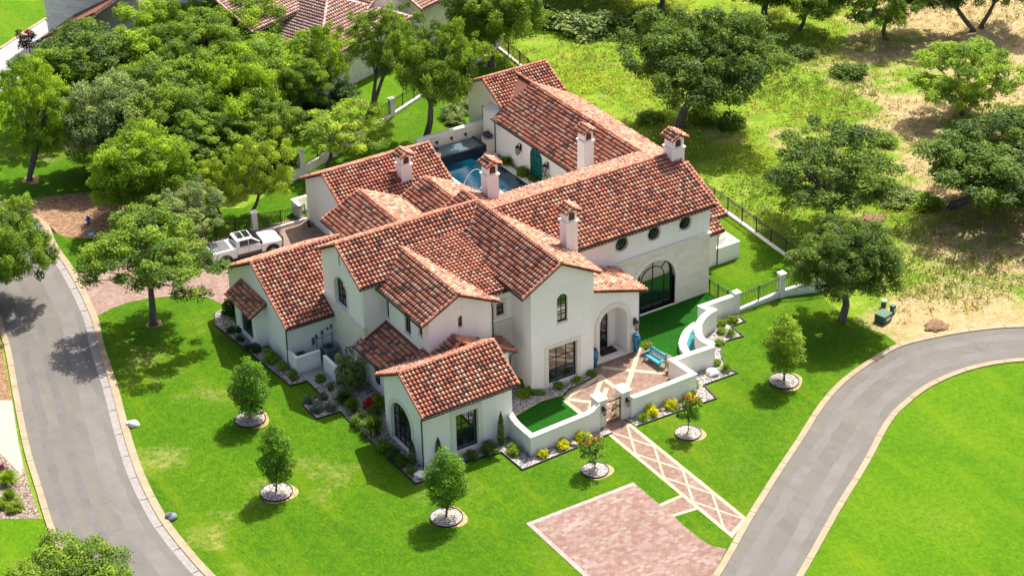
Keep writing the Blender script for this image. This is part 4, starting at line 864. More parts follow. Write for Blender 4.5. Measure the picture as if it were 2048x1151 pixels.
def urn(x, y, lab):
    t = thing('tall_urn', lab, 'urn', (x, y, .03), 0, 'blue glazed urns at the entry')
    MB().lathe([(.16, 0), (.17, .06), (.22, .35), (.29, .85), (.30, 1.1), (.26, 1.26), (.17, 1.34), (.16, 1.37)], 24).build('body', URN, t, smooth=True)
    MB().lathe([(.16, 1.37), (.21, 1.40), (.21, 1.43), (.15, 1.43), (.13, 1.3)], 24).build('rim', URN, t, smooth=True); MB().lathe([(.135, 1.405), (.01, 1.41)], 20).build('opening', BLACK, t)
urn(19.9, 4.0, 'tall blue glazed urn right of the arched entry'); urn(16.25, 3.98, 'tall blue glazed urn left of the entry, mostly hidden by the gable wall')
MATM = N('door_mat_weave', .95, .05); MATM.base(MATM.ramp(MATM.noise(9, 2, .5, MATM.vscale((1, 3, 1))), [(.5, (.02, .012, .012)), (.56, (.20, .12, .09))], 'CONSTANT'))
setp(MB().box(17.35, 18.75, 4.62, 5.45, .14, .165).build('door_mat', MATM.m, bevel=.004), 'dark patterned door mat on the entry step', 'mat')
# pickup truck
PT = thing('pickup_truck', 'white four door pickup truck with grey bed cover parked behind the garage wing', 'truck', (0, 0, 0))
wf, wr = Vector(G(546, 500, .42)), Vector(G(453, 523.5, .42)); hd = (wf-wr); hd.z = 0; Lw = hd.length; hd.normalize()
PT.rotation_euler = (0, 0, math.atan2(hd.y, hd.x)); side = Vector((-hd.y, hd.x, 0)); mid = (wf+wr)/2 + side*1.0; PT.location = (mid.x, mid.y, .012); PT.scale = (.97, .95, .93)
k_ = 4.0/4.0
def loft(sections, closed=True):
    m = MB(); n_ = len(sections[0])
    for s_ in sections: m.v += [tuple(p_) for p_ in s_]
    for i in range(len(sections)-1):
        for j in range(n_): m.f.append((i*n_+j, i*n_+(j+1) % n_, (i+1)*n_+(j+1) % n_, (i+1)*n_+j))
    m.f.append(tuple(reversed(range(n_)))); m.f.append(tuple((len(sections)-1)*n_+j for j in range(n_))); return m
def sec(x, hw, z0, z1, c=.1, tw=None):
    tw = tw or hw-.05
    return [(x, -hw+.02, z0), (x, hw-.02, z0), (x, hw, z0+c), (x, hw, z1-c*1.6), (x, tw, z1-.02), (x, tw-.12, z1), (x, -tw+.12, z1), (x, -tw, z1-.02), (x, -hw, z1-c*1.6), (x, -hw, z0+c)]
wx = 2.0
b = loft([sec(-3.05, .97, .62, 1.36), sec(-3.0, 1.0, .50, 1.40), sec(-.95, 1.01, .50, 1.42), sec(.9, 1.01, .50, 1.38, tw=.95), sec(1.15, 1.01, .50, 1.36, tw=.93), sec(1.5, 1.0, .50, 1.38, tw=.90), sec(2.55, .99, .52, 1.30, tw=.86), sec(2.85, .95, .60, 1.2, tw=.82)]).build('body', WHITE, PT, smooth=False, bevel=.02)
cb = loft([[(x, -y0_, 1.34), (x, y0_, 1.34), (x2, y1_, 1.96), (x2, y1_-.15, 2.02), (x2, -y1_+.15, 2.02), (x2, -y1_, 1.96)] for x, x2, y0_, y1_ in ((-1.05, -.95, .95, .74), (-.9, -.80, .96, .78), (.75, .30, .95, .78), (1.25, .42, .92, .72))]).build('cab', WHITE, PT, bevel=.03)
DG = plain('dark_glass', (.012, .015, .016), .06, .8, var=0)
def quadp(name, pts, mat, par): m = MB(); m.add(pts, [tuple(range(len(pts)))]); return m.build(name, mat, par)
for s_ in (-1, 1):
    def SW(x0_, x1_, xa, xb): return [(x0_, s_*.962, 1.42), (x1_, s_*.962, 1.42), (xb, s_*.815, 1.90), (xa, s_*.815, 1.90)]
    quadp('side_window', SW(-.72, .02, -.66, .02), DG, PT); quadp('side_window', SW(.08, 1.0, .08, .36), DG, PT)
    MB().box(.95, 1.12, s_*1.0, s_*1.26, 1.42, 1.66).build('side_mirror', BLACK, PT, fix=True)
    for x in (-.35, .55): MB().box(x-.1, x+.1, s_*1.01-.015, s_*1.01+.015, 1.20, 1.24).build('door_handle', plain('chrome', (.6, .6, .6), .2, .5, 1), PT)
    MB().box(-1.02, 1.1, s_*1.006-.008, s_*1.006+.008, .5, .80).build('lower_trim', plain('truck_lower', (.06, .05, .045), .3, .5), PT)
    MB().box(-.95, 1.15, s_*.98-.05, s_*.98+.09, .36, .42).build('running_board', BLACK, PT)
    MB().box(2.62, 2.80, s_*.86-.09, s_*.86+.09, .95, 1.16).build('headlight', plain('lamp_glass', (.6, .6, .6), .1, .6), PT)
    MB().box(-3.07, -2.98, s_*.92-.06, s_*.92+.06, .9, 1.3).build('tail_light', plain('red_lens', (.35, .01, .01), .2, .5), PT)
    for x in (-2.0, 2.0):
        wl = MB().tube([(x, s_*.76, .42), (x, s_*1.03, .42)], .42, 24).build('wheel', plain('tyre', (.02, .02, .02), .8, .2), PT)
        MB().tube([(x, s_*1.02, .42), (x, s_*1.045, .42)], .25, 14).build('rim', plain('alloy', (.35, .35, .36), .3, .5, .8), wl)
        MB().tube([(x+.56*math.cos(a_), s_*1.01, .42+.56*math.sin(a_)) for a_ in [math.pi*i/10 for i in range(11)]], .055, 6).build('wheel_arch', BLACK, PT)
        MB().tube([(x, s_*.9, .42), (x, s_*1.015, .42)], .53, 20).build('wheel_well', BLACK, PT)
quadp('windshield', [(1.30, -.86, 1.40), (1.30, .86, 1.40), (.48, .68, 1.94), (.48, -.68, 1.94)], DG, PT); quadp('rear_window', [(-1.07, .8, 1.45), (-1.07, -.8, 1.45), (-.985, -.66, 1.88), (-.985, .66, 1.88)], DG, PT)
for a_, b_ in ((-.72, -.18), (-.13, .38)): MB().box(a_, b_, -.60, .60, 2.018, 2.032).build('sunroof', DG, PT)
tc = MB().box(-2.92, -1.42, -.84, .84, 1.40, 1.435).build('bed_cover', plain('bed_cover_grey', (.10, .105, .11), .6, .3), PT)
MB().box(-1.40, -1.08, -.84, .84, 1.36, 1.405).build('bed_gap', BLACK, PT)
m = MB()
for z in (.62, .8, .98, 1.14): m.tube([(2.88, -.8, z), (3.06, -.5, z), (3.1, 0, z), (3.06, .5, z), (2.88, .8, z)], .035, 6)
for y in (-.5, .5): m.tube([(3.06, y, .45), (3.08, y, 1.22)], .05, 6)
m.build('grille_guard', BLACK, PT); MB().box(2.78, 2.96, -.92, .92, .45, .68).build('front_bumper', BLACK, PT, bevel=.03); MB().box(-3.2, -3.02, -.9, .9, .5, .72).build('rear_bumper', BLACK, PT, bevel=.03); MB().box(2.80, 2.88, -.62, .62, .72, 1.14).build('grille', BLACK, PT)
# ladder-like cart by the wall
t = thing('hand_truck', 'grey folding hand truck leaning on the wall beside the pickup', 'hand truck', (9.15, 34.3, .02), R(70))
m = MB()
for x in (-.22, .22): m.tube([(x, 0, .1), (x*.9, .28, 1.35)], .02, 6)
for z in (.3, .6, .9, 1.3): m.tube([(-.22, z*.22, z), (.22, z*.22, z)], .014, 5)
m.build('frame', STEEL, t); MB().box(-.25, .25, -.3, 0, .05, .08).build('toe_plate', STEEL, t)
for x in (-.28, .28): MB().tube([(x-.03, .05, .13), (x+.03, .05, .13)], .13, 14).build('wheel', BLACK, t)
# rocks
def rock(x, y, r, c, lab, grp=None, h=.7, seed=0):
    q = random.Random(seed); bm = bmesh.new(); bmesh.ops.create_icosphere(bm, subdivisions=3, radius=1)
    ph = [Vector((q.gauss(0, 1), q.gauss(0, 1), q.gauss(0, 1))) for _ in range(5)]
    for v in bm.verts:
        d = 1+.10*sum(math.sin(v.co.dot(p_)*2.2+i) for i, p_ in enumerate(ph)); v.co = Vector((v.co.x*d*r, v.co.y*d*r*.82, max(-.15, v.co.z*d*r*h)+.12*r))
    me = bpy.data.meshes.new('rock'); bm.to_mesh(me); bm.free(); me.materials.append(c); o = bpy.data.objects.new('rock', me); C.objects.link(o); o.location = (x, y, .03); o.rotation_euler = (0, 0, q.uniform(0, 6)); setp(o, lab, 'rock', grp); return o
RW_ = plain('white_rock', (.66, .61, .52), .9, .1, var=.25, scale=4); RG_ = plain('grey_rock', (.16, .16, .17), .9, .2, var=.4, scale=4); RB_ = plain('brown_rock', (.34, .29, .24), .9, .1, var=.3, scale=4)
p = G(264, 850); rock(p[0], p[1], .43, RW_, 'pale boulder on the kerb of the western street', seed=2)
p = G(343, 1035); rock(p[0], p[1], .42, RG_, 'dark grey boulder on the kerb of the western street', seed=3)
p = G(839, 952); rock(p[0], p[1], .42, RW_, 'white boulder at the southern tip of the gravel bed', seed=5)
p = G(1424, 748); rock(p[0], p[1], .46, RW_, 'white boulder in the gravel outside the zigzag garden wall', seed=8)
for (x, y), sz, c_, lb in (((1325, 819), .26, RB_, 'small pale rock between the two yellow shrubs right of the gate'), ((1103, 902), .30, RG_, 'dark flat rock right of the first yellow shrub left of the gate'), ((1144, 888), .32, RB_, 'pale flat rock nearest the left gate pillar'), ((574, 747), .28, RG_, 'dark rock in the gravel between two small shrubs below the screen wall'), ((649, 770), .28, RG_, 'dark rock in the gravel under the right screen wall')):
    p = G(x, y); rock(p[0], p[1], sz, c_, lb, 'rocks in the gravel beds', .5, seed=x)
# green utility boxes by the wild field
GB = plain('utility_green', (.045, .115, .075), .6, .3, var=.2, scale=2)
def box_part(name, lab, cat, x, y, w_, d_, h_, lid, rz):
    t = thing(name, lab, cat, (x, y, 0), rz, 'green utility boxes'); MB().box(-w_/2, w_/2, -d_/2, d_/2, 0, h_).build('housing', GB, t, bevel=.03); MB().box(-w_/2-.03, w_/2+.03, -d_/2-.03, d_/2+.03, h_, h_+lid).build('lid', GB, t, bevel=.03); MB().box(-w_/4, w_/4, -d_/2-.012, -d_/2, h_*.3, h_*.7).build('label_plate', TRIM, t); return t
p = G(1766, 640); box_part('transformer_box', 'largest green transformer box in the weeds near the curved road', 'utility box', p[0], p[1], 1.0, .9, .55, .06, .25)
p = G(1785, 625); box_part('pedestal_box', 'narrow green telecom pedestal right of the transformer box', 'utility box', p[0], p[1], .34, .34, .6, .05, .25)
p = G(1767, 612); t = thing('round_pedestal', 'small round pale green pedestal behind the transformer box', 'utility box', (p[0], p[1], 0), 0, 'green utility boxes'); MB().tube([(0, 0, 0), (0, 0, .45)], .2, 14).build('housing', GB, t); MB().lathe([(.23, .45), (.23, .51), (.1, .56)], 14).build('lid', plain('pale_green', (.25, .42, .34), .6, .3), t)
# blue meter lids by the leaf litter
BL_ = plain('blue_plastic', (.02, .14, .42), .4, .4)
p = G(177, 447); t = thing('fire_hydrant', 'small blue hydrant on the leaf litter beside the big street oaks', 'hydrant', (p[0], p[1], 0)); MB().lathe([(.16, 0), (.16, .08), (.12, .1), (.12, .5), (.15, .52), (.14, .62), (.04, .72)], 14).build('barrel', BL_, t); MB().tube([(-.24, 0, .4), (.24, 0, .4)], .07, 10).build('outlet', BL_, t)
p = G(183, 469); setp(MB().lathe([(.26, 0), (.26, .05), (.22, .08)], 16, (p[0], p[1], 0)).build('valve_cover', plain('pale_blue', (.12, .42, .60), .4, .4)), 'flat pale blue round valve cover on the street lawn', 'valve cover')
p = G(400, 466); setp(MB().box(p[0]-.3, p[0]+.3, p[1]-.2, p[1]+.2, 0, .35).build('cable_box', COPING, bevel=.03), 'small pale cable box at the driveway fence beside the street oak', 'utility box')

# ------------------------------------------------------------------ plants
LEAVES = {}
def leafmesh(name, pts, size, mat, up=.35, tint=None, rng=None, aspect=1.5, nrm=None):
    n = len(pts); rng = rng or np.random.default_rng(1)
    a = rng.normal(size=(n, 3)); a[:, 2] += up*1.5
    if nrm is not None: a = a*.75 + nrm
    a /= np.linalg.norm(a, axis=1)[:, None]; t = rng.normal(size=(n, 3)); t -= a*(t*a).sum(1)[:, None]; t /= np.linalg.norm(t, axis=1)[:, None]; b = np.cross(a, t)
    s = size*rng.uniform(.6, 1.3, (n, 1)); l = s*aspect
    V = np.stack([pts - t*l*.5, pts + b*s*.42, pts + t*l*.5, pts - b*s*.42], 1).reshape(-1, 3)
    me = bpy.data.meshes.new(name); me.vertices.add(4*n); me.vertices.foreach_set('co', V.ravel().astype(np.float32)); me.loops.add(4*n); me.loops.foreach_set('vertex_index', np.arange(4*n, dtype=np.int32))
    me.polygons.add(n); me.polygons.foreach_set('loop_start', (np.arange(n)*4).astype(np.int32)); me.update(calc_edges=True)
    at = me.attributes.new('tint', 'FLOAT', 'FACE'); tt = rng.uniform(.1, .9, n) if tint is None else np.clip(tint + rng.normal(0, .14, n), 0, 1); at.data.foreach_set('value', tt.astype(np.float32))
    me.materials.append(mat); return me
def crown_pts(seed, a, c, nclump, nleaf, flat=.65, top=1.0, cone=False, rc=(.2, .34)):
    """leaf points gathered into clumps spread through an uneven crown; returns points, tint, clump centres (unit crown centred at 0)"""
    rng = np.random.default_rng(seed); cen = []; lob = rng.normal(size=(4, 3))
    tries = 0
    while len(cen) < nclump and tries < 20000:
        tries += 1
        d = rng.normal(size=3); d /= np.linalg.norm(d); r = rng.uniform(.25, .86)**.6
        if d[2] < -.55 and not cone: r *= .8
        r *= 1 + .10*sum(math.sin(d @ l*2.6) for l in lob)
        p = d*r*np.array([a, a, c])
        if cone:
            z = rng.uniform(-1, 1); rr = math.sqrt(rng.uniform(.05, 1))*(1-((z+.25)/1.35)**2 if z > -.25 else 1-((z+.25)/.95)**2); an = rng.uniform(0, 6.283); p = np.array([math.cos(an)*rr*a*.85, math.sin(an)*rr*a*.85, z*c*.92])
        cr = a*rng.uniform(*rc)
        if all(np.linalg.norm((p-q[0])/1) > (cr+q[1])*.62 for q in cen): cen.append((p, cr, rng.uniform(.08, .88)))
    tot = sum(q[1]**2 for q in cen); P = []; T = []; Nn = []
    for p, cr, tn in cen:
        n = int(nleaf*cr*cr/tot); d = rng.normal(size=(n, 3)); d /= np.linalg.norm(d, axis=1)[:, None]; d[:, 2] = np.where((d[:, 2] < 0) & (rng.uniform(size=n) < .55), -d[:, 2], d[:, 2])
        r = cr*(1 + .22*np.sin(d @ rng.normal(size=3)*4 + 1) + .12*np.sin(d @ rng.normal(size=3)*9))[:, None]*rng.uniform(.35, 1.12, (n, 1))**.6
        P.append(p[None] + d*r*np.array([1, 1, flat])); T.append(np.full(n, tn)); Nn.append(d)
    # stray sprigs so that the outline is uneven
    return np.concatenate(P), np.concatenate(T), [q[0] for q in cen], np.concatenate(Nn)
COL = {'oak': (.080, .160, .013), 'oak2': (.125, .240, .013), 'bright': (.175, .325, .010), 'grey': (.170, .265, .075), 'yellow': (.20, .33, .02), 'young': (.095, .240, .012), 'lime': (.18, .33, .02), 'deep': (.040, .105, .014)}
LM = {k: mk_leaf('leaf_'+k, v) for k, v in COL.items()}
PROTO = {}
def proto(kind, i):
    key = (kind, i)
    if key not in PROTO:
        sd = 11*i + len(kind)*101
        if kind == 'oak': P, T, cc, nn = crown_pts(sd, 4.5, 3.1, 165, 80000, flat=.85, rc=(.08, .18)); sz = .105
        elif kind == 'loose': P, T, cc, nn = crown_pts(sd, 4.0, 3.2, 120, 36000, flat=.75, rc=(.07, .165)); sz = .105
        elif kind == 'feather': P, T, cc, nn = crown_pts(sd, 3.0, 2.2, 95, 22000, flat=.7, rc=(.08, .18)); sz = .085
        elif kind == 'young': P, T, cc, nn = crown_pts(sd, 1.3, 1.9, 70, 9500, cone=True, rc=(.20, .36)); sz = .085
        elif kind == 'myrtle': P, T, cc, nn = crown_pts(sd, .75, .85, 26, 2200, rc=(.2, .36)); sz = .075
        PROTO[key] = (leafmesh('crown', P, sz, LM['oak'], .5, T, np.random.default_rng(sd), nrm=nn*.8), cc)
    return PROTO[key]
NOM = {'oak': (4.5, 3.1), 'loose': (4.0, 3.2), 'feather': (3.0, 2.2), 'young': (1.3, 1.9), 'myrtle': (.75, .85)}
def tree(base, ctr, a, c, kind, i, color, lab, cat='tree', group=None, tr=.2, stems=1, rz=None, name='oak_tree'):
    """base (x,y), crown centre (x,y,z), crown radii a (level) and c (upright)"""
    q = random.Random(hash((round(base[0], 1), round(base[1], 1))) & 0xffff); t = thing(name, lab, cat, (base[0], base[1], 0), 0, group)
    me, cc = proto(kind, i); na, nc_ = NOM[kind]; o = bpy.data.objects.new('crown', me); C.objects.link(o); o.parent = t
    rz = q.uniform(0, 6.28) if rz is None else rz; off = Vector((ctr[0]-base[0], ctr[1]-base[1], ctr[2])); o.location = off; o.rotation_euler = (0, 0, rz); o.scale = (a/na, a/na*q.uniform(.92, 1.08), c/nc_)
    o.material_slots[0].link = 'OBJECT'; o.material_slots[0].material = LM[color]
    m = MB(); Rm = Matrix.Rotation(rz, 3, 'Z'); fork = off*.0 + Vector((off.x*.45, off.y*.45, max(.4, (off.z-c*.65)*.8)))
    for s_ in range(stems):
        b0 = Vector((q.uniform(-.35, .35), q.uniform(-.35, .35), 0))*(stems > 1); bend = Vector((q.uniform(-.25, .25), q.uniform(-.25, .25), 0))*tr*3
        fk = fork + Vector((q.uniform(-1, 1), q.uniform(-1, 1), 0))*(.5 if stems > 1 else 0)
        m.tube([b0 - Vector((0, 0, .1)), b0+Vector((0, 0, .25)), b0.lerp(fk, .5)+bend, fk], [tr*1.5, tr*1.05, tr*.9, tr*.75], 9)
        P_ = [off + Rm @ Vector((p_[0]*o.scale[0], p_[1]*o.scale[1], p_[2]*o.scale[2])) for p_ in cc]; q.shuffle(P_)
        main = P_[:6]
        for p_ in main:
            md_ = fk.lerp(p_, .5)+Vector((0, 0, .08*(p_-fk).length)); m.tube([fk, md_, p_], [tr*.55, tr*.36, tr*.10], 6, False)
        for p_ in P_[6:(26 if kind != 'young' else 14)]:
            bq = min(main, key=lambda w_: (w_-p_).length); st_ = fk.lerp(bq, .55)+Vector((0, 0, .04)); m.tube([st_, st_.lerp(p_, .5)+Vector((0, 0, .12)), p_], [tr*.24, tr*.15, tr*.05], 5, False)
    m.build('trunk', BARK, t, smooth=True); return t
def tree_px(bb, base=None, zc=None, kind='oak', i=0, color='oak', lab='', k=1.10, **kw):
    """crown seen inside bb=(x0,y0,x1,y1) of the survey photo; base is the trunk foot there"""
    cx_, cy_ = (bb[0]+bb[2])/2, (bb[1]+bb[3])/2
    if base is not None:
        g0 = Vector(G(*base)); s_ = mpp(g0); a = (bb[2]-bb[0])/2*s_*k; up = (g0-CAMP).normalized()
        # crown centre: same depth as the trunk, shifted sideways and up
        X, Y, Z = G(cx_, cy_); d = (Vector((X, Y, 0))-CAMP).normalized()
        hd_ = Vector((_h.x, _h.y, 0)); tt = (g0-CAMP).dot(hd_)/d.dot(hd_); cpt = CAMP + d*tt
        ctr = (cpt.x, cpt.y, cpt.z); bs = (g0.x, g0.y)
    else:
        X, Y, Z = G(cx_, cy_, zc); ctr = (X, Y, Z); s_ = mpp(ctr); a = (bb[2]-bb[0])/2*s_*k; bs = (X+rnd.uniform(-.6, .6), Y+rnd.uniform(-.6, .6))
    hv = (bb[3]-bb[1])/2*s_*k; c = math.sqrt(max((a*.45)**2, hv*hv-(a*math.sin(PIT))**2))/math.cos(PIT)
    c = min(c, ctr[2]-.5)
    return tree(bs, ctr, a, max(c, .35*a), kind, i, color, lab, **kw)
WF = 'trees in the wild field'; NF = 'trees between the two back lawns'
tree_px((1275, 22, 1555, 225), (1360, 252), color='oak', i=0, lab='broad dark green oak with thick grey trunk in the field behind the rear wing', tr=.38, group=WF)
tree_px((1528, 256, 1782, 440), (1655, 455), k=1.15, color='oak', i=1, kind='loose', lab='open branching oak right of the iron fence, tree behind the dense round oak', tr=.24, stems=2, group=WF)
tree_px((1575, 437, 1812, 612), (1685, 640), k=1.03, color='oak', i=1, lab='dense round dark oak at the fence end, shading the lawn by the road', tr=.30, group=WF)
tree_px((1835, 52, 2032, 240), (1925, 228), k=1.18, color='lime', i=1, kind='loose', lab='bright light green tree near the upper right corner', tr=.22, group=WF)
tree_px((1880, 205, 2170, 450), (1905, 415), k=1.2, color='oak', i=0, lab='tall dark oak cut by the right edge of the picture', tr=.36, group=WF)
tree_px((1440, -125, 1630, 25), (1530, 42), color='oak', i=1, lab='oak with its thick trunk at the top edge, left one of the field trees there', tr=.36, group=WF)
tree_px((1550, -75, 1700, 45), (1600, 62), color='oak2', i=0, lab='leaning oak at the top edge right of the thick trunk', tr=.22, group=WF)
tree_px((1680, -70, 1860, 72), (1770, 78), color='oak2', i=1, kind='loose', lab='hanging green oak crown at the middle of the upper right edge', tr=.24, group=WF)
tree_px((1800, -110, 1960, 35), (1945, 62), color='oak', i=1, kind='loose', lab='oak with slanting dark trunk above the bright green tree', tr=.26, group=WF)
tree_px((1935, -120, 2100, 22), (1963, 55), color='oak', i=0, kind='loose', lab='oak in the uppermost right corner with an upright thin trunk', tr=.22, group=WF)
tree_px((1250, -150, 1400, 14), (1322, 20), color='deep', i=0, lab='dark oak whose trunk shows at the top edge above the rear wing', tr=.3, group=WF)
tree_px((1060, -190, 1290, -20), (1180, -10), color='oak', i=1, lab='oak beyond the top edge that shades the weeds', tr=.3, group=WF)
# trees along the back fence and the grove at the left
tree_px((795, 55, 955, 215), (852, 282), color='oak2', i=0, lab='leaning oak with a long curved trunk on the back lawn by the pool wall', tr=.30, group=NF)
tree_px((893, -65, 1085, 100), (982, 132), color='oak2', i=1, lab='upright oak inside the back fence corner', tr=.30, group=NF)
tree_px((690, 0, 850, 172), (740, 240), k=.95, color='oak2', i=0, kind='loose', lab='tall slender tree in front of the neighbouring stone wall', tr=.20, stems=2, group=NF)
tree_px((575, 45, 705, 185), (600, 205), color='bright', i=1, kind='loose', lab='thin stemmed green tree covering the left part of the neighbouring roof', tr=.16, stems=2, group=NF)
tree_px((585, 195, 765, 315), (655, 335), color='yellow', i=0, kind='feather', lab='yellow green low tree leaning over the white fence wall', tr=.18, group=NF)
tree_px((465, 262, 600, 405), (505, 428), color='yellow', i=1, kind='feather', lab='feathery yellow green tree behind the driveway fence', tr=.15, group=NF)
tree_px((378, 305, 480, 412), zc=3.4, color='yellow', i=0, kind='feather', lab='smallest feathery tree left of the driveway fence', tr=.12, group=NF)
tree_px((170, 420, 425, 605), (307, 648), color='oak2', i=0, kind='loose', lab='round green oak on the lawn between street and driveway', tr=.28, rz=.6)
tree_px((0, 128, 150, 325), (62, 360), color='bright', i=1, kind='loose', lab='tall green tree with twin trunks at the left edge, on the neighbour lawn', tr=.22, stems=2, group=NF)
for bb, zc, kd, i, cl, lb in (((70, 55, 275, 195), 4.5, 'oak', 1, 'oak', 'dark green tree in front of the stone tower'), ((225, 40, 400, 165), 4.6, 'oak', 0, 'bright', 'tree right of the stone tower under the far roof edge'),
    ((120, 160, 312, 335), 4.4, 'oak', 1, 'grey', 'grey green oak left of the grove'), ((240, 135, 420, 265), 5.2, 'oak', 0, 'oak2', 'green loose oak in the middle of the grove'), ((380, 118, 560, 285), 4.6, 'oak', 0, 'bright', 'brightest broad oak right of the grove middle'),
    ((180, 250, 395, 430), 4.3, 'oak', 1, 'bright', 'lowest broad oak of the grove above the leaf litter'), ((392, -10, 560, 125), 4.8, 'oak', 1, 'bright', 'bright oak at the top edge right of the grove'), ((275, -5, 440, 120), 5.2, 'oak', 0, 'bright', 'oak at the top edge in the middle of the grove'),
    ((430, 65, 615, 190), 4.6, 'loose', 1, 'bright', 'loose green oak below the neighbouring tiled roof'), ((345, 230, 500, 340), 4.0, 'loose', 0, 'oak2', 'loose oak over the shaded lawn'), ((480, 195, 610, 300), 3.9, 'loose', 1, 'oak2', 'loose oak beside the white fence pillar'), ((150, 110, 290, 200), 4.3, 'loose', 1, 'oak2', 'loose oak behind the grey green one'),
    ((330, 40, 480, 150), 6.0, 'oak', 0, 'oak2', 'tall oak in front of the left end of the neighbouring roof'), ((420, 100, 540, 190), 5.0, 'loose', 0, 'bright', 'bright loose oak under the neighbouring roof middle'), ((20, 110, 170, 230), 4.5, 'loose', 0, 'bright', 'bright loose tree beside the rear driveway'), ((300, 372, 432, 470), 3.2, 'loose', 1, 'grey', 'half bare grey tree behind the round street oak'), ((545, 120, 650, 215), 4.0, 'loose', 0, 'oak2', 'small tree before the neighbouring windows')):
    tree_px(bb, zc=zc, k=1.08 if 'lowest' in lb else 1.3, kind=kd, i=i, color=cl, lab=lb, tr=.24 if kd == 'oak' else .17, group='oaks of the grove at the upper left')
tree_px((-115, 392, 108, 600), (-20, 605), color='oak2', i=0, lab='wide green oak reaching over the street at the left edge', tr=.32, k=.98)
tree_px((-30, 1082, 285, 1310), (110, 1345), k=1.0, color='oak2', i=1, lab='bright green oak crown cut by the lower left corner', tr=.3, rz=2)
# young trees in round white gravel rings
def ringbed(x, y, r, lab, grp='round gravel rings under the young trees'):
    t = thing('tree_ring', lab, 'gravel ring', (x, y, 0), 0, grp); MB().lathe([(r, -.02), (r, .055), (r*.5, .085), (.02, .095)], 32).build('gravel', WGRAVEL, t)
    pts = [(r*math.cos(2*math.pi*i/40), r*math.sin(2*math.pi*i/40)) for i in range(41)]; m = MB(); ribbon(m, pts, -.01, .045, -.02, .10); m.build('edging', BLACK, t)
    d = MB(); d.sheet([(r*(1.12+.10*math.sin(3*a_+x))*math.cos(a_)+.15, r*(1.12+.10*math.sin(3*a_+x))*math.sin(a_)-.12) for a_ in [2*math.pi*i/30 for i in range(30)]], .004); d.build('bare_soil', plain('bare_soil', (.34, .24, .12), .95, .05, var=.3, scale=5), t)
YG = 'young trees on the front lawn'
for bx, by, bb, lb, i, cl in ((501, 838, (456, 708, 542, 832), 'young leafy tree nearest the screen walls, uppermost of the western three', 0, 'young'), (553, 984, (510, 842, 592, 972), 'young leafy tree in the middle of the western lawn', 1, 'young'), (893, 1034, (849, 888, 938, 1016), 'young leafy tree south of the front bay window', 0, 'young'), (1568, 762, (1526, 624, 1612, 748), 'young light green tree on the lawn beside the curved road', 1, 'lime')):
    p = G(bx, by); ringbed(p[0], p[1], 1.02, 'round white gravel ring under the '+{501: 'uppermost western', 553: 'middle western', 893: 'southern', 1568: 'light green eastern'}[bx]+' young tree')
    tree_px(bb, (bx, by), kind='young', i=i, color=cl, lab=lb, tr=.07, k=1.0, group=YG, name='young_tree')
RED = mk_leaf('petal_red', (.45, .015, .03), trans=.15); YEL = mk_leaf('petal_yellow', (.75, .62, .01), trans=.15); PINK = mk_leaf('petal_coral', (.60, .06, .03), trans=.15)
for bx, by, bb, lb, i in ((1190, 940, (1160, 868, 1210, 925), 'left crape myrtle with red blossoms in front of the gate wall', 0), (1376, 866, (1356, 782, 1400, 850), 'right crape myrtle with red blossoms beside the walkway', 0)):
    p = G(bx, by); ringbed(p[0], p[1], .88, 'round white gravel ring under the %s crape myrtle' % ('left' if bx == 1190 else 'right')); t = tree_px(bb, (bx, by), kind='myrtle', i=i, color='young', lab=lb, tr=.035, group='crape myrtles', name='crape_myrtle')
    cr = t.children[0]; q = random.Random(bx)
    cc = [cr.location + Vector((q.uniform(-.55, .55), q.uniform(-.5, .5), q.uniform(-.2, 1.15 if bx > 1300 else .75))) for _ in range(9)]
    rng = np.random.default_rng(bx); P = np.concatenate([np.array(c_)[None] + rng.normal(size=(60, 3))*np.array([.055, .055, .08]) for c_ in cc]); me = leafmesh('blossom', P, .05, RED, rng=rng); o = bpy.data.objects.new('blossom', me); C.objects.link(o); o.parent = t
    m = MB()
    for c_ in cc: m.tube([(0, 0, 1.0), (c_.x*.5, c_.y*.5, c_.z*.6+.3), tuple(c_)], [.016, .012, .006], 4)
    m.build('twigs', BARK, t)
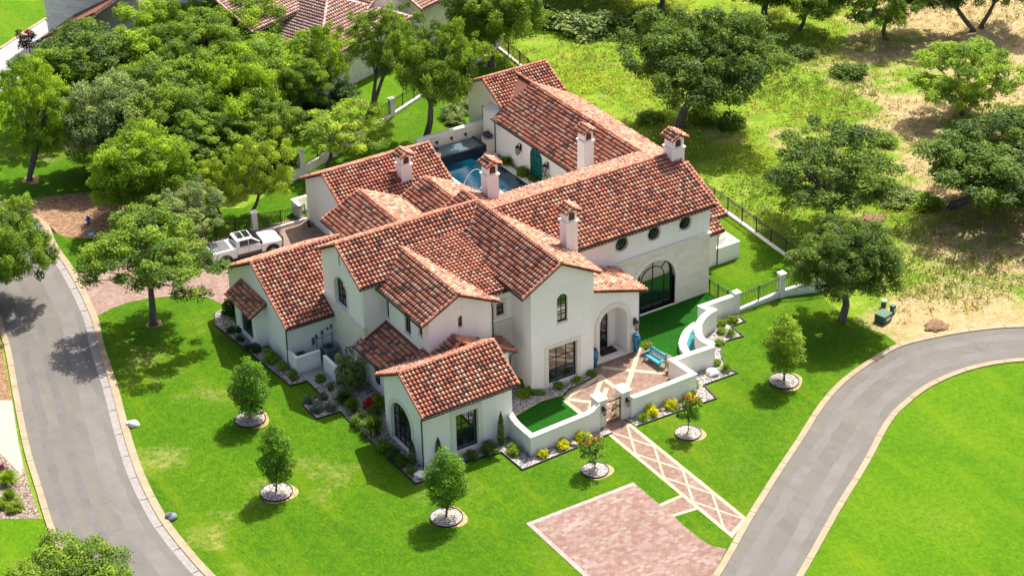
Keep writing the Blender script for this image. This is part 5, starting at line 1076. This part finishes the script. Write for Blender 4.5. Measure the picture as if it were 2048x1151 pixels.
# shrubs
SPROTO = {}
def shrub(px, py, r, h, style, color, lab, grp=None, name='shrub', cat='shrub', world=None):
    key = style
    if key not in SPROTO:
        rng = np.random.default_rng(len(SPROTO)+3)
        if style == 'grass':
            n = 520; an = rng.uniform(0, 6.283, n); le = rng.uniform(.15, 1, n); base = np.stack([rng.normal(0, .12, n), rng.normal(0, .12, n), np.zeros(n)], 1)
            d = np.stack([np.cos(an)*le, np.sin(an)*le, np.sqrt(1.25-le**2)], 1); sd_ = np.stack([-np.sin(an), np.cos(an), np.zeros(n)], 1)*.02
            mid = base + d*.55; tip = base + d*np.array([1.05, 1.05, .8]) - np.array([0, 0, 1])*(le**2)[:, None]*.25; V = np.stack([base-sd_, base+sd_, mid+sd_*.9, mid-sd_*.9, tip+sd_*.2, tip-sd_*.2], 1).reshape(-1, 3)
            f = []; 
            for i in range(n): k = 6*i; f += [(k, k+1, k+2, k+3), (k+3, k+2, k+4, k+5)]
            me = bpy.data.meshes.new('foliage'); me.from_pydata(V.tolist(), [], f); at = me.attributes.new('tint', 'FLOAT', 'FACE'); at.data.foreach_set('value', np.repeat(rng.uniform(.1, .9, n), 2).astype(np.float32)); me.materials.append(LM['oak'])
        elif style == 'column':
            z = rng.uniform(0, 1, 2600); rr = .42*np.sqrt(np.clip(z*6, 0, 1))*(1-z**3)*rng.uniform(.5, 1.1, 2600); an = rng.uniform(0, 6.283, 2600); me = leafmesh('foliage', np.stack([np.cos(an)*rr, np.sin(an)*rr, z], 1), .05, LM['oak'], .9, rng=rng)
        else:
            P, T, cc, nn = crown_pts(len(SPROTO)*7+5, 1, .8, 34, 3400 if style == 'round' else 1500, flat=.9, rc=(.22, .42)); P[:, 2] = np.abs(P[:, 2]+.25); me = leafmesh('foliage', P, .10 if style == 'round' else .12, LM['oak'], .5, T, rng, nrm=nn*.6)
        SPROTO[key] = me
    p = world or G(px, py); o = bpy.data.objects.new(name, SPROTO[key]); C.objects.link(o); o.location = (p[0], p[1], .03); o.scale = (r, r, h); o.rotation_euler = (0, 0, rnd.uniform(0, 6.28)); o.material_slots[0].link = 'OBJECT'; o.material_slots[0].material = color if not isinstance(color, str) else LM[color]
    setp(o, lab, cat, grp); return o
g1 = 'small dark shrubs in the strip by the garage wing'
for i, (x, y, r, lb) in enumerate(((463, 625, .65, 'leafy green bush at the garage corner by the driveway'), (462, 663, .35, 'first small dark shrub from the driveway in the gravel strip'), (480, 662, .34, 'second small dark shrub from the driveway in the gravel strip'), (481, 680, .30, 'third small dark shrub from the driveway in the gravel strip'), (495, 698, .33, 'fourth small dark shrub from the driveway in the gravel strip'), (512, 703, .36, 'fifth small dark shrub from the driveway, upright one'))): shrub(x, y, r, r*(1.7 if i in (0, 5) else .9), 'round', 'deep', lb, g1)
shrub(542, 722, .55, .75, 'round', 'bright', 'yellowish round shrub by the garage downspout'); shrub(567, 738, .42, .5, 'round', 'bright', 'bright green low shrub before the left screen wall'); shrub(588, 757, .36, .6, 'round', 'oak2', 'green shrub right of the dark rock below the screen wall')
shrub(641, 762, .38, .5, 'round', 'oak2', 'low green shrub in the gravel left of the second dark rock'); shrub(662, 778, .26, .45, 'round', 'oak2', 'smallest green shrub right of the second dark rock')
shrub(705, 768, 1.15, 2.1, 'loose', 'grey', 'tall airy olive bush at the right screen wall')
SG = mk_leaf('leaf_silver', (.10, .17, .13)); LMS = SG
for x, y, r, lb in ((618, 803, .42, 'leftmost silver blue shrub at the lawn edge corner'), (646, 796, .40, 'topmost silver blue shrub of the corner cluster'), (633, 820, .55, 'largest silver blue shrub of the corner cluster'), (662, 818, .45, 'rightmost silver blue shrub of the corner cluster')): shrub(x, y, r, r*.9, 'loose', SG, lb, 'silver blue shrubs')
for x, y, r, h, lb in ((690, 802, .95, .8, 'wide low green grass clump nearest the dormer wing'), (706, 822, .75, 1.15, 'blue green upright grass clump in the middle of the west bed'), (748, 865, 1.05, 1.5, 'largest dark green grass clump beside the arched bay window')): shrub(x, y, r, h, 'grass', 'oak' if x != 690 else 'deep', lb, 'ornamental grass clumps', 'ornamental_grass', 'ornamental grass')
shrub(742, 812, .55, .6, 'round', RED, 'red flowering shrub near the tall grasses', name='flower_bush', cat='flower bush'); shrub(755, 812, .5, .8, 'round', 'bright', 'yellow green shrub right of the red flowering one'); shrub(748, 828, .6, .5, 'round', 'oak', 'low dark shrub below the red flowering one'); shrub(722, 848, .7, .7, 'round', 'oak2', 'round green shrub left of the largest grass clump')
for x, y, r, h, lb, cl in ((768, 898, .6, .6, 'green shrub with orange tips under the arched window', 'oak2'), (788, 915, .55, .6, 'dark shrub in front of the arched window middle', 'deep'), (803, 928, .5, .6, 'dark shrub right of the arched window middle', 'oak'), (824, 945, .35, .45, 'low green shrub beside the white boulder', 'oak2')): shrub(x, y, r, h, 'round', cl, lb, 'shrubs below the arched bay window')
for x, y, h, lb in ((826, 932, 2.1, 'narrow cypress at the bay corner left of the downspout'), (878, 925, 2.0, 'narrow cypress left of the square bay window'), (1003, 888, 2.6, 'tallest narrow cypress right of the square bay window')): shrub(x, y, .62, h, 'column', 'deep' if x != 1003 else 'oak', lb, 'narrow columnar cypresses', 'cypress', 'cypress')
for x, y, r, lb, cl in ((945, 915, .45, 'green shrub under the square bay window', 'oak'), (980, 903, .6, 'dark bushy shrub right of the square bay window', 'oak'), (1028, 905, .5, 'bright green shrub at the foot of the garden wall corner', 'bright'), (1288, 838, .5, 'bright green grass shrub right of the gate', 'bright'), (1394, 808, .4, 'pale shrub behind the right crape myrtle', 'yellow')): shrub(x, y, r, r, 'round' if x != 1288 else 'grass', cl, lb, 'green shrubs along the garden wall')
for x, y, r, lb in ((1086, 912, .36, 'yellow flowering shrub nearest the garden wall corner'), (1125, 895, .44, 'yellow flowering shrub second from the wall corner'), (1165, 882, .52, 'yellow flowering shrub behind the left crape myrtle'), (1304, 828, .48, 'yellow flowering shrub first right of the gate'), (1342, 815, .46, 'yellow flowering shrub second right of the gate'), (1382, 800, .42, 'yellow flowering shrub behind the right crape myrtle')):
    shrub(x, y, r, r*1.25, 'round', YEL, lb, 'yellow flowering shrubs', 'flower_bush', 'flower bush')
for x, y, r, cl, lb in ((1388, 772, .42, 'yellow', 'pale yellow green shrub at the outer corner of the zigzag wall'), (1433, 728, .35, 'bright', 'small round green shrub in the curved gravel bed'), (1452, 740, .55, 'oak2', 'spiky grass shrub at the pointed corner of the gravel bed'), (1438, 688, .35, 'bright', 'green shrub below the curved wall'), (1461, 670, .5, 'oak2', 'grass tuft near the upper bend of the gravel bed'), (1443, 665, .35, 'yellow', 'yellowish shrub close to the curved wall'), (1465, 643, .45, 'yellow', 'low yellow green shrub near the fence pillar'), (1442, 650, .4, 'bright', 'light green shrub against the curved wall end')):
    shrub(x, y, r, r, 'grass' if x in (1452, 1461) else 'round', cl, lb, 'shrubs in the curved gravel bed')
for i, (x, y, r, lb) in enumerate(((1048, 792, .5, 'leftmost shrub of the forecourt bed'), (1064, 785, .4, 'second shrub of the forecourt bed'), (1081, 787, .3, 'third shrub of the forecourt bed'), (1118, 775, .4, 'shrub under the left part of the large square window'), (1154, 762, .45, 'grass tuft under the right part of the large square window'), (1184, 749, .35, 'small shrub at the forecourt paving corner'), (1040, 770, .5, 'dark shrub hidden behind the bay room roof'))): shrub(x, y, r, r*.9, 'round' if i != 4 else 'grass', 'oak2' if i % 2 else 'bright', lb, 'shrubs in the forecourt bed')
for x, y, r, h, s_, lb in ((1012, 330, .75, .8, 'grass', 'feathery grass by the right pool pedestal'), (1046, 352, .6, .7, 'round', 'round green shrub left of the teal arched door'), (1065, 362, .4, .35, 'round', 'small shrub under the teal arched door'), (1098, 378, .9, 1.1, 'loose', 'sprawling palm like plant right of the teal arched door')): shrub(x, y, r, h, s_, 'oak2', lb, 'plants along the pool wall')
for x, y, r, lb in ((905, 232, 1.1, 'grey green hedge shrub behind the pool wall, left one'), (925, 222, 1.2, 'grey green hedge shrub against the rear gable, right one'), (912, 245, .9, 'grey green hedge shrub closest to the pool wall')): shrub(x, y, r, r*.8, 'round', 'grey', lb, 'hedge shrubs by the rear gable')
# corner plants lower left
for x, y, r, h, s_, cl, lb in ((18, 965, .85, 1.0, 'grass', 'bright', 'large fountain grass at the left edge by the pale path'), (20, 1000, .7, .9, 'grass', 'oak2', 'darker fountain grass just above the golden shrubs'), (32, 1018, .55, .55, 'round', 'yellow', 'golden round shrub beside the kerb'), (2, 1012, .5, .5, 'round', 'yellow', 'golden round shrub cut by the left edge')): shrub(x, y, r, h, s_, cl, lb, 'plants in the corner bed')
shrub(2, 950, .5, .6, 'loose', mk_leaf('leaf_purple', (.12, .02, .06)), 'purple leaved plant at the left edge', name='purple_shrub')
p = G(62, 118); t = thing('crape_myrtle', 'dark leaved crape myrtle with red blossoms beside the rear driveway', 'tree', (p[0], p[1], 0)); o = bpy.data.objects.new('crown', proto('myrtle', 0)[0]); C.objects.link(o); o.parent = t; o.location = (0, 0, 2.0); o.scale = (1.5, 1.5, 1.5); o.material_slots[0].link = 'OBJECT'; o.material_slots[0].material = mk_leaf('leaf_dark_red', (.05, .025, .02)); MB().tube([(0, 0, 0), (0, 0, 1.6)], .05).build('trunk', BARK, t)
rng = np.random.default_rng(9); P = np.concatenate([np.array([rng.uniform(-1, .3), rng.uniform(-.6, .6), rng.uniform(2.2, 3.3)])[None] + rng.normal(size=(30, 3))*.10 for _ in range(4)]); o = bpy.data.objects.new('blossom', leafmesh('blossom', P, .1, RED, rng=rng)); C.objects.link(o); o.parent = t
# potted flowers at the bench
TERR = plain('terracotta', (.42, .15, .09), .8, .2)
for x, y, lb, cl in ((20.4, 3.35, 'potted coral flowers at the far end of the turquoise bench', PINK), (20.35, .45, 'potted red flowers at the near end of the turquoise bench', RED)):
    t = thing('flower_pot', lb, 'flower pot', (x, y, .03), 0, 'flower pots by the bench'); MB().lathe([(.15, 0), (.24, .34), (.26, .34), (.26, .40), (.21, .40), (.2, .34)], 18).build('pot', TERR, t)
    rng = np.random.default_rng(int(x*10)); P = rng.normal(size=(420, 3))*np.array([.17, .17, .11])+np.array([0, 0, .58]); o = bpy.data.objects.new('foliage', leafmesh('foliage', P, .07, LM['bright'], rng=rng)); C.objects.link(o); o.parent = t
    P = np.concatenate([np.array([rng.uniform(-.25, .25), rng.uniform(-.25, .25), rng.uniform(.66, .82)])[None] + rng.normal(size=(26, 3))*.035 for _ in range(9)]); o = bpy.data.objects.new('blossom', leafmesh('blossom', P, .055, cl, rng=rng)); C.objects.link(o); o.parent = t
t = thing('gate_wreath', 'yellow green wreath hanging on the iron garden gate', 'wreath', (13.55, -2.47, 1.2)); rng = np.random.default_rng(4); an = rng.uniform(0, 6.28, 300); P = np.stack([.16*np.cos(an), rng.normal(0, .02, 300), .2*np.sin(an)], 1)+rng.normal(size=(300, 3))*.025; o = bpy.data.objects.new('foliage', leafmesh('foliage', P, .05, LM['yellow'], rng=rng)); C.objects.link(o); o.parent = t

# weeds of the wild field: far too many to count
def inroad(x, y):
    return (y < -6.3 + max(0, (x-36))*-.03 - max(0, 34-x)*.45) or x < 38.3 + max(0, (20-y))*0
rng = np.random.default_rng(77); npts = 110000; X = rng.uniform(36, 110, npts); Y = rng.uniform(-12, 110, npts)
keep = (X > 38.6 + np.clip((4-Y), 0, 99)*-.25) & ((Y > -5.2) | (Y > -5.2 - (X-37)*.0)) & (Y > -4.6 - np.clip(X-38, 0, 20)*.12)
dens = .5+.5*np.sin(X*.31+1.2*np.sin(Y*.17))*np.sin(Y*.27+X*.05); dry = np.clip((X-.55*Y-36)*.03, 0, .85); keep &= rng.uniform(size=npts) < np.clip(dens*1.1-.1, .08, 1)*(1-dry)
for px_, py_, r_ in ((1820, 215, 3.5), (1835, 270, 3.2), (1855, 330, 3), (1880, 390, 3.5), (1590, 285, 3), (1810, 650, 3.5), (1690, 470, 2.2), (1190, 205, 2), (1240, 232, 2), (1760, 90, 4), (1960, 110, 6), (1430, 270, 2.6)):
    g_ = G(px_, py_); keep &= (np.hypot(X-g_[0], Y-g_[1]) > r_*1.0) | (rng.uniform(size=npts) < .12)
X, Y = X[keep], Y[keep]; n = len(X); P = []; T = []
for k in range(6):
    P.append(np.stack([X+rng.normal(0, .16, n), Y+rng.normal(0, .16, n), np.abs(rng.normal(.12, .13, n))*(1+.8*(dens[keep] > .8))], 1)); T.append(.5+.35*np.sin(X*.23+Y*.11)+.1*np.sin(Y*.9))
me = leafmesh('weeds', np.concatenate(P), .11, mk_leaf('leaf_weed', (.20, .31, .025)), .2, np.concatenate(T), rng, aspect=2.2); o = bpy.data.objects.new('weeds', me); C.objects.link(o); setp(o, 'sunlit yellow green weeds and tall grass covering the wild field', 'weeds', kind='stuff')
q = random.Random(31)
for k, (x, y, r, cl, lb) in enumerate(((1100, 45, 2.6, 'oak', 'broad dark thicket at the top edge, left one'), (1170, 62, 2.8, 'grey', 'broad dark thicket at the top edge, middle one'), (1235, 60, 2.4, 'oak', 'dark thicket just left of the big field oak'), (1405, 240, 1.3, 'oak2', 'round thicket right of the big oak trunk'), (1300, 240, 1.2, 'oak2', 'round thicket left of the big oak trunk'), (1460, 250, 1.4, 'oak', 'thicket at the right foot of the big oak'), (1800, 405, 1.5, 'grey', 'grey thicket under the tall right oak'), (1850, 410, 1.4, 'bright', 'bright green thicket beside the tall right oak trunk'), (1770, 285, 1.2, 'oak2', 'lonely thicket in the middle of the field'), (1600, 110, 1.5, 'oak', 'shaded thicket under the top edge trees'), (1700, 150, 1.6, 'oak', 'shaded thicket right of centre under the top edge'), (1620, 545, 1.2, 'oak', 'thicket at the fence end under the round oak'), (1300, 300, 1.0, 'oak2', 'low thicket above the right chimney'))):
    shrub(x, y, r, r*.55, 'round', cl, lb, 'thickets in the wild field', 'thicket', 'thicket')
for k, (x, y, r) in enumerate(((430, 340, 1.6), (560, 330, 1.5), (480, 250, 1.8), (600, 260, 1.5), (350, 350, 1.5), (640, 215, 1.5), (690, 190, 1.4))):
    shrub(x, y, r, r*.6, 'round', 'deep', ('undergrowth shrub below the feathery trees', 'undergrowth shrub near the white pillar', 'undergrowth shrub in the grove middle', 'undergrowth shrub left of the yellow tree', 'undergrowth shrub above the leaf litter', 'undergrowth shrub by the neighbouring windows', 'undergrowth shrub by the neighbouring wall')[k], 'undergrowth in the grove')

# ------------------------------------------------------------------ neighbouring houses
MTN = plain('neighbour_tile', (.50, .27, .20), .85, .2, var=.3, scale=2.5)
tile_keep = (TILE, PAN, JOINT_SHADE); PAN = plain('neighbour_pan_shaded', (.38, .22, .17), .9, .1); JOINT_SHADE = plain('neighbour_joint_shade', (.22, .12, .09), .9, .1)  # paler versions of the painted shade between tiles, for the neighbouring roofs
mm = N('neighbour_tile_mix', .85, .2); uvn = mm.n('UVMap'); fl = mm.n('VectorMath', operation='FLOOR'); mm.L(uvn.outputs[0], fl.inputs[0]); wn = mm.n('TexWhiteNoise', noise_dimensions='2D'); mm.L(fl.outputs[0], wn.inputs['Vector'])
mm.base(mm.mix(.3, mm.ramp(wn.outputs[0], [(0, (.50, .30, .23)), (.3, (.62, .40, .31)), (.6, (.70, .48, .38)), (.85, (.78, .60, .50))], 'CONSTANT'), mm.ramp(mm.noise(.5), [(.3, (.4, .22, .17)), (.7, (.7, .48, .38))]))); TILE = mm.m
NB = thing('neighbour_house', 'pale rough stone house with brown tiled hip roofs behind the grove', 'house', (36.5, 60.8, 0), R(20))
def nbox(*a, **k): return MB().box(*a).build('wall', k.get('mat', RUSTIC), NB)
gable(NB, 'X', (4.2, 6.5), (-.5, 4.2), (9, 4.2), -2.6, 12, (-2.2, 12, 0, 8.5), mat=RUSTIC, host='n1', rake=(1, 0))
for x in (-.9, 1.4, 3.7): window(NB, 'n1', 'Y', 0, rect(x, x+.55, 2.6, 3.5), 2, 2, sill=False)
gable(NB, 'Y', (-4.6, 7.4), (-8.0, 5.6), (-1.2, 5.6), 1.4, 12, (1.8, 12, -7.4, -1.8), mat=RUSTIC, rake=(1, 0))
gable(NB, 'Y', (-10.6, 7.2), (-17.2, 4.0), (-4.2, 4.0), -.7, 14, (-.1, 14, -16.6, -4.8), mat=RUSTIC, host='n2', rake=(0, 0), hip=(4.6, 0))
for x in (-14.8, -12.4, -8.6): window(NB, 'n2', 'Y', -.1, rect(x, x+1.1, .9, 2.6), 2, 2, sill=False)
gable(NB, 'X', (13, 9.6), (5.5, 6.1), (20.5, 6.1), -19, -9.5, (-18.5, -9.9, 6.1, 20), mat=RUSTIC, rake=(1, 1))
MB().box(-10.6, -8.4, 8.4, 11.5, 0, 9.2).build('chimney', STUCCO, NB)
cut_hosts_later = [h for h in ('n1', 'n2')]
HOSTS = {k: v for k, v in HOSTS.items() if k in ('n1', 'n2')}
MB().box(-7.4, -6.2, -.75, -.35, .6, 2.1).build('electric_panel', plain('panel_green', (.20, .30, .28), .5, .3), NB)
TWR = thing('stone_tower_house', 'tall rough stone tower house with small green windows at the upper left', 'house', (5.55, 82.8, 0), math.atan2(-.79, .61))
HOSTS['tw'] = [MB().box(0, 10.5, 0, 9, 0, 9.5).build('wall', RUSTIC, TWR), []]
for x in (1.0, 2.5, 3.9): window(TWR, 'tw', 'Y', 0, rect(x, x+.8, 3.9, 5.6), 2, 3, sill=False)
cut_hosts()
tiled('roof', [(3.2, -6, 2.8), (3.2, -.05, 2.8), (9.5, -.05, 6.2), (9.5, -6, 6.2)][::1], TWR, gutter=True); MB().box(3.7, 9.5, -5.4, 0, 0, 2.7).build('wall', RUSTIC, TWR)
TILE, PAN, JOINT_SHADE = tile_keep
for x, y, z in ((8.6, 9.6, 8.35), (26.0, 14.2, 9.0), (33.8, 29.5, 4.7), (20.5, 10.2, 8.9), (3.2, 22.6, 5.4)):
    MB().tube([(x, y, z-.1), (x, y, z+.32)], .055, 8).lathe([(.14, .0), (.07, .08)], 10, (x, y, z)).build('vent_pipe', RIDGE, H)
for s_ in (-1, 1):
    for x in (-1.0, .02, 1.08): MB().box(x-.01, x+.01, s_*1.012-.004, s_*1.012+.004, .82, 1.34).build('door_seam', BLACK, PT)
    MB().box(-1.0, 1.08, s_*1.008-.004, s_*1.008+.004, 1.335, 1.35).build('belt_line', BLACK, PT)
MB().box(1.3, 2.8, -.03, .03, 1.3, 1.40).build('hood_crease', WHITE, PT)
SOILM = N('dug_soil', .98, .05); SOILM.base(SOILM.ramp(SOILM.noise(4, 6, .8), [(.35, (.12, .07, .04)), (.65, (.26, .17, .10))])); SOILM.bump(SOILM.noise(6, 5, .8), 1, .08)
for px_, py_, r_, lb in ((1872, 652, .95, 'low brown soil heap beside the curved road'), (1743, 440, 1.15, 'low brown soil heap above the dense round oak')):
    q = random.Random(px_); p = G(px_, py_); bm = bmesh.new(); bmesh.ops.create_icosphere(bm, subdivisions=4, radius=1)
    for v in bm.verts:
        d = 1+.16*math.sin(v.co.x*5+px_)*math.cos(v.co.y*6)+q.uniform(-.05, .05); v.co = Vector((v.co.x*d*r_, v.co.y*d*r_*.8, max(-.05, v.co.z*d*.20)))
    me = bpy.data.meshes.new('soil_heap'); bm.to_mesh(me); bm.free(); me.materials.append(SOILM.m); o = bpy.data.objects.new('soil_heap', me); C.objects.link(o); o.location = p; setp(o, lb, 'soil heap', 'soil heaps')
def soil(x, y, r, z):
    struct('bare_soil', MB().sheet([(x+r*(1+.25*math.sin(3*a_+x))*math.cos(a_), y+r*(1+.25*math.sin(2*a_+y))*math.sin(a_)) for a_ in [2*math.pi*i/24 for i in range(24)]], z), plain('bare_soil', (.34, .24, .12)))
soil(-7.4, 27.0, .6, .006); soil(24.6, 42.2, .6, .006); soil(37.7, 52.8, .6, .006); soil(-6.7, 54.7, .7, .003)
rng = np.random.default_rng(12); n = 15000; X = rng.uniform(38, 110, n); Y = rng.uniform(-12, 100, n)
keep = (X > 39 + np.clip((4-Y), 0, 99)*-.25) & (Y > -4.8 - np.clip(X-38, 0, 20)*.12) & (np.sin(X*1.1+np.sin(Y*.7)*2)*np.sin(Y*.9+X*.2) > -.25); X, Y = X[keep], Y[keep]; n = len(X)
P = np.concatenate([np.stack([X+rng.normal(0, .2, n), Y+rng.normal(0, .2, n), np.abs(rng.normal(.08, .08, n))], 1) for k in range(7)])
o = bpy.data.objects.new('dry_grass', leafmesh('dry_grass', P, .10, mk_leaf('leaf_straw', (.26, .22, .07)), .2, None, rng, aspect=2.4)); C.objects.link(o); setp(o, 'straw coloured dry grass tufts scattered over the bare soil', 'dry grass', kind='stuff')
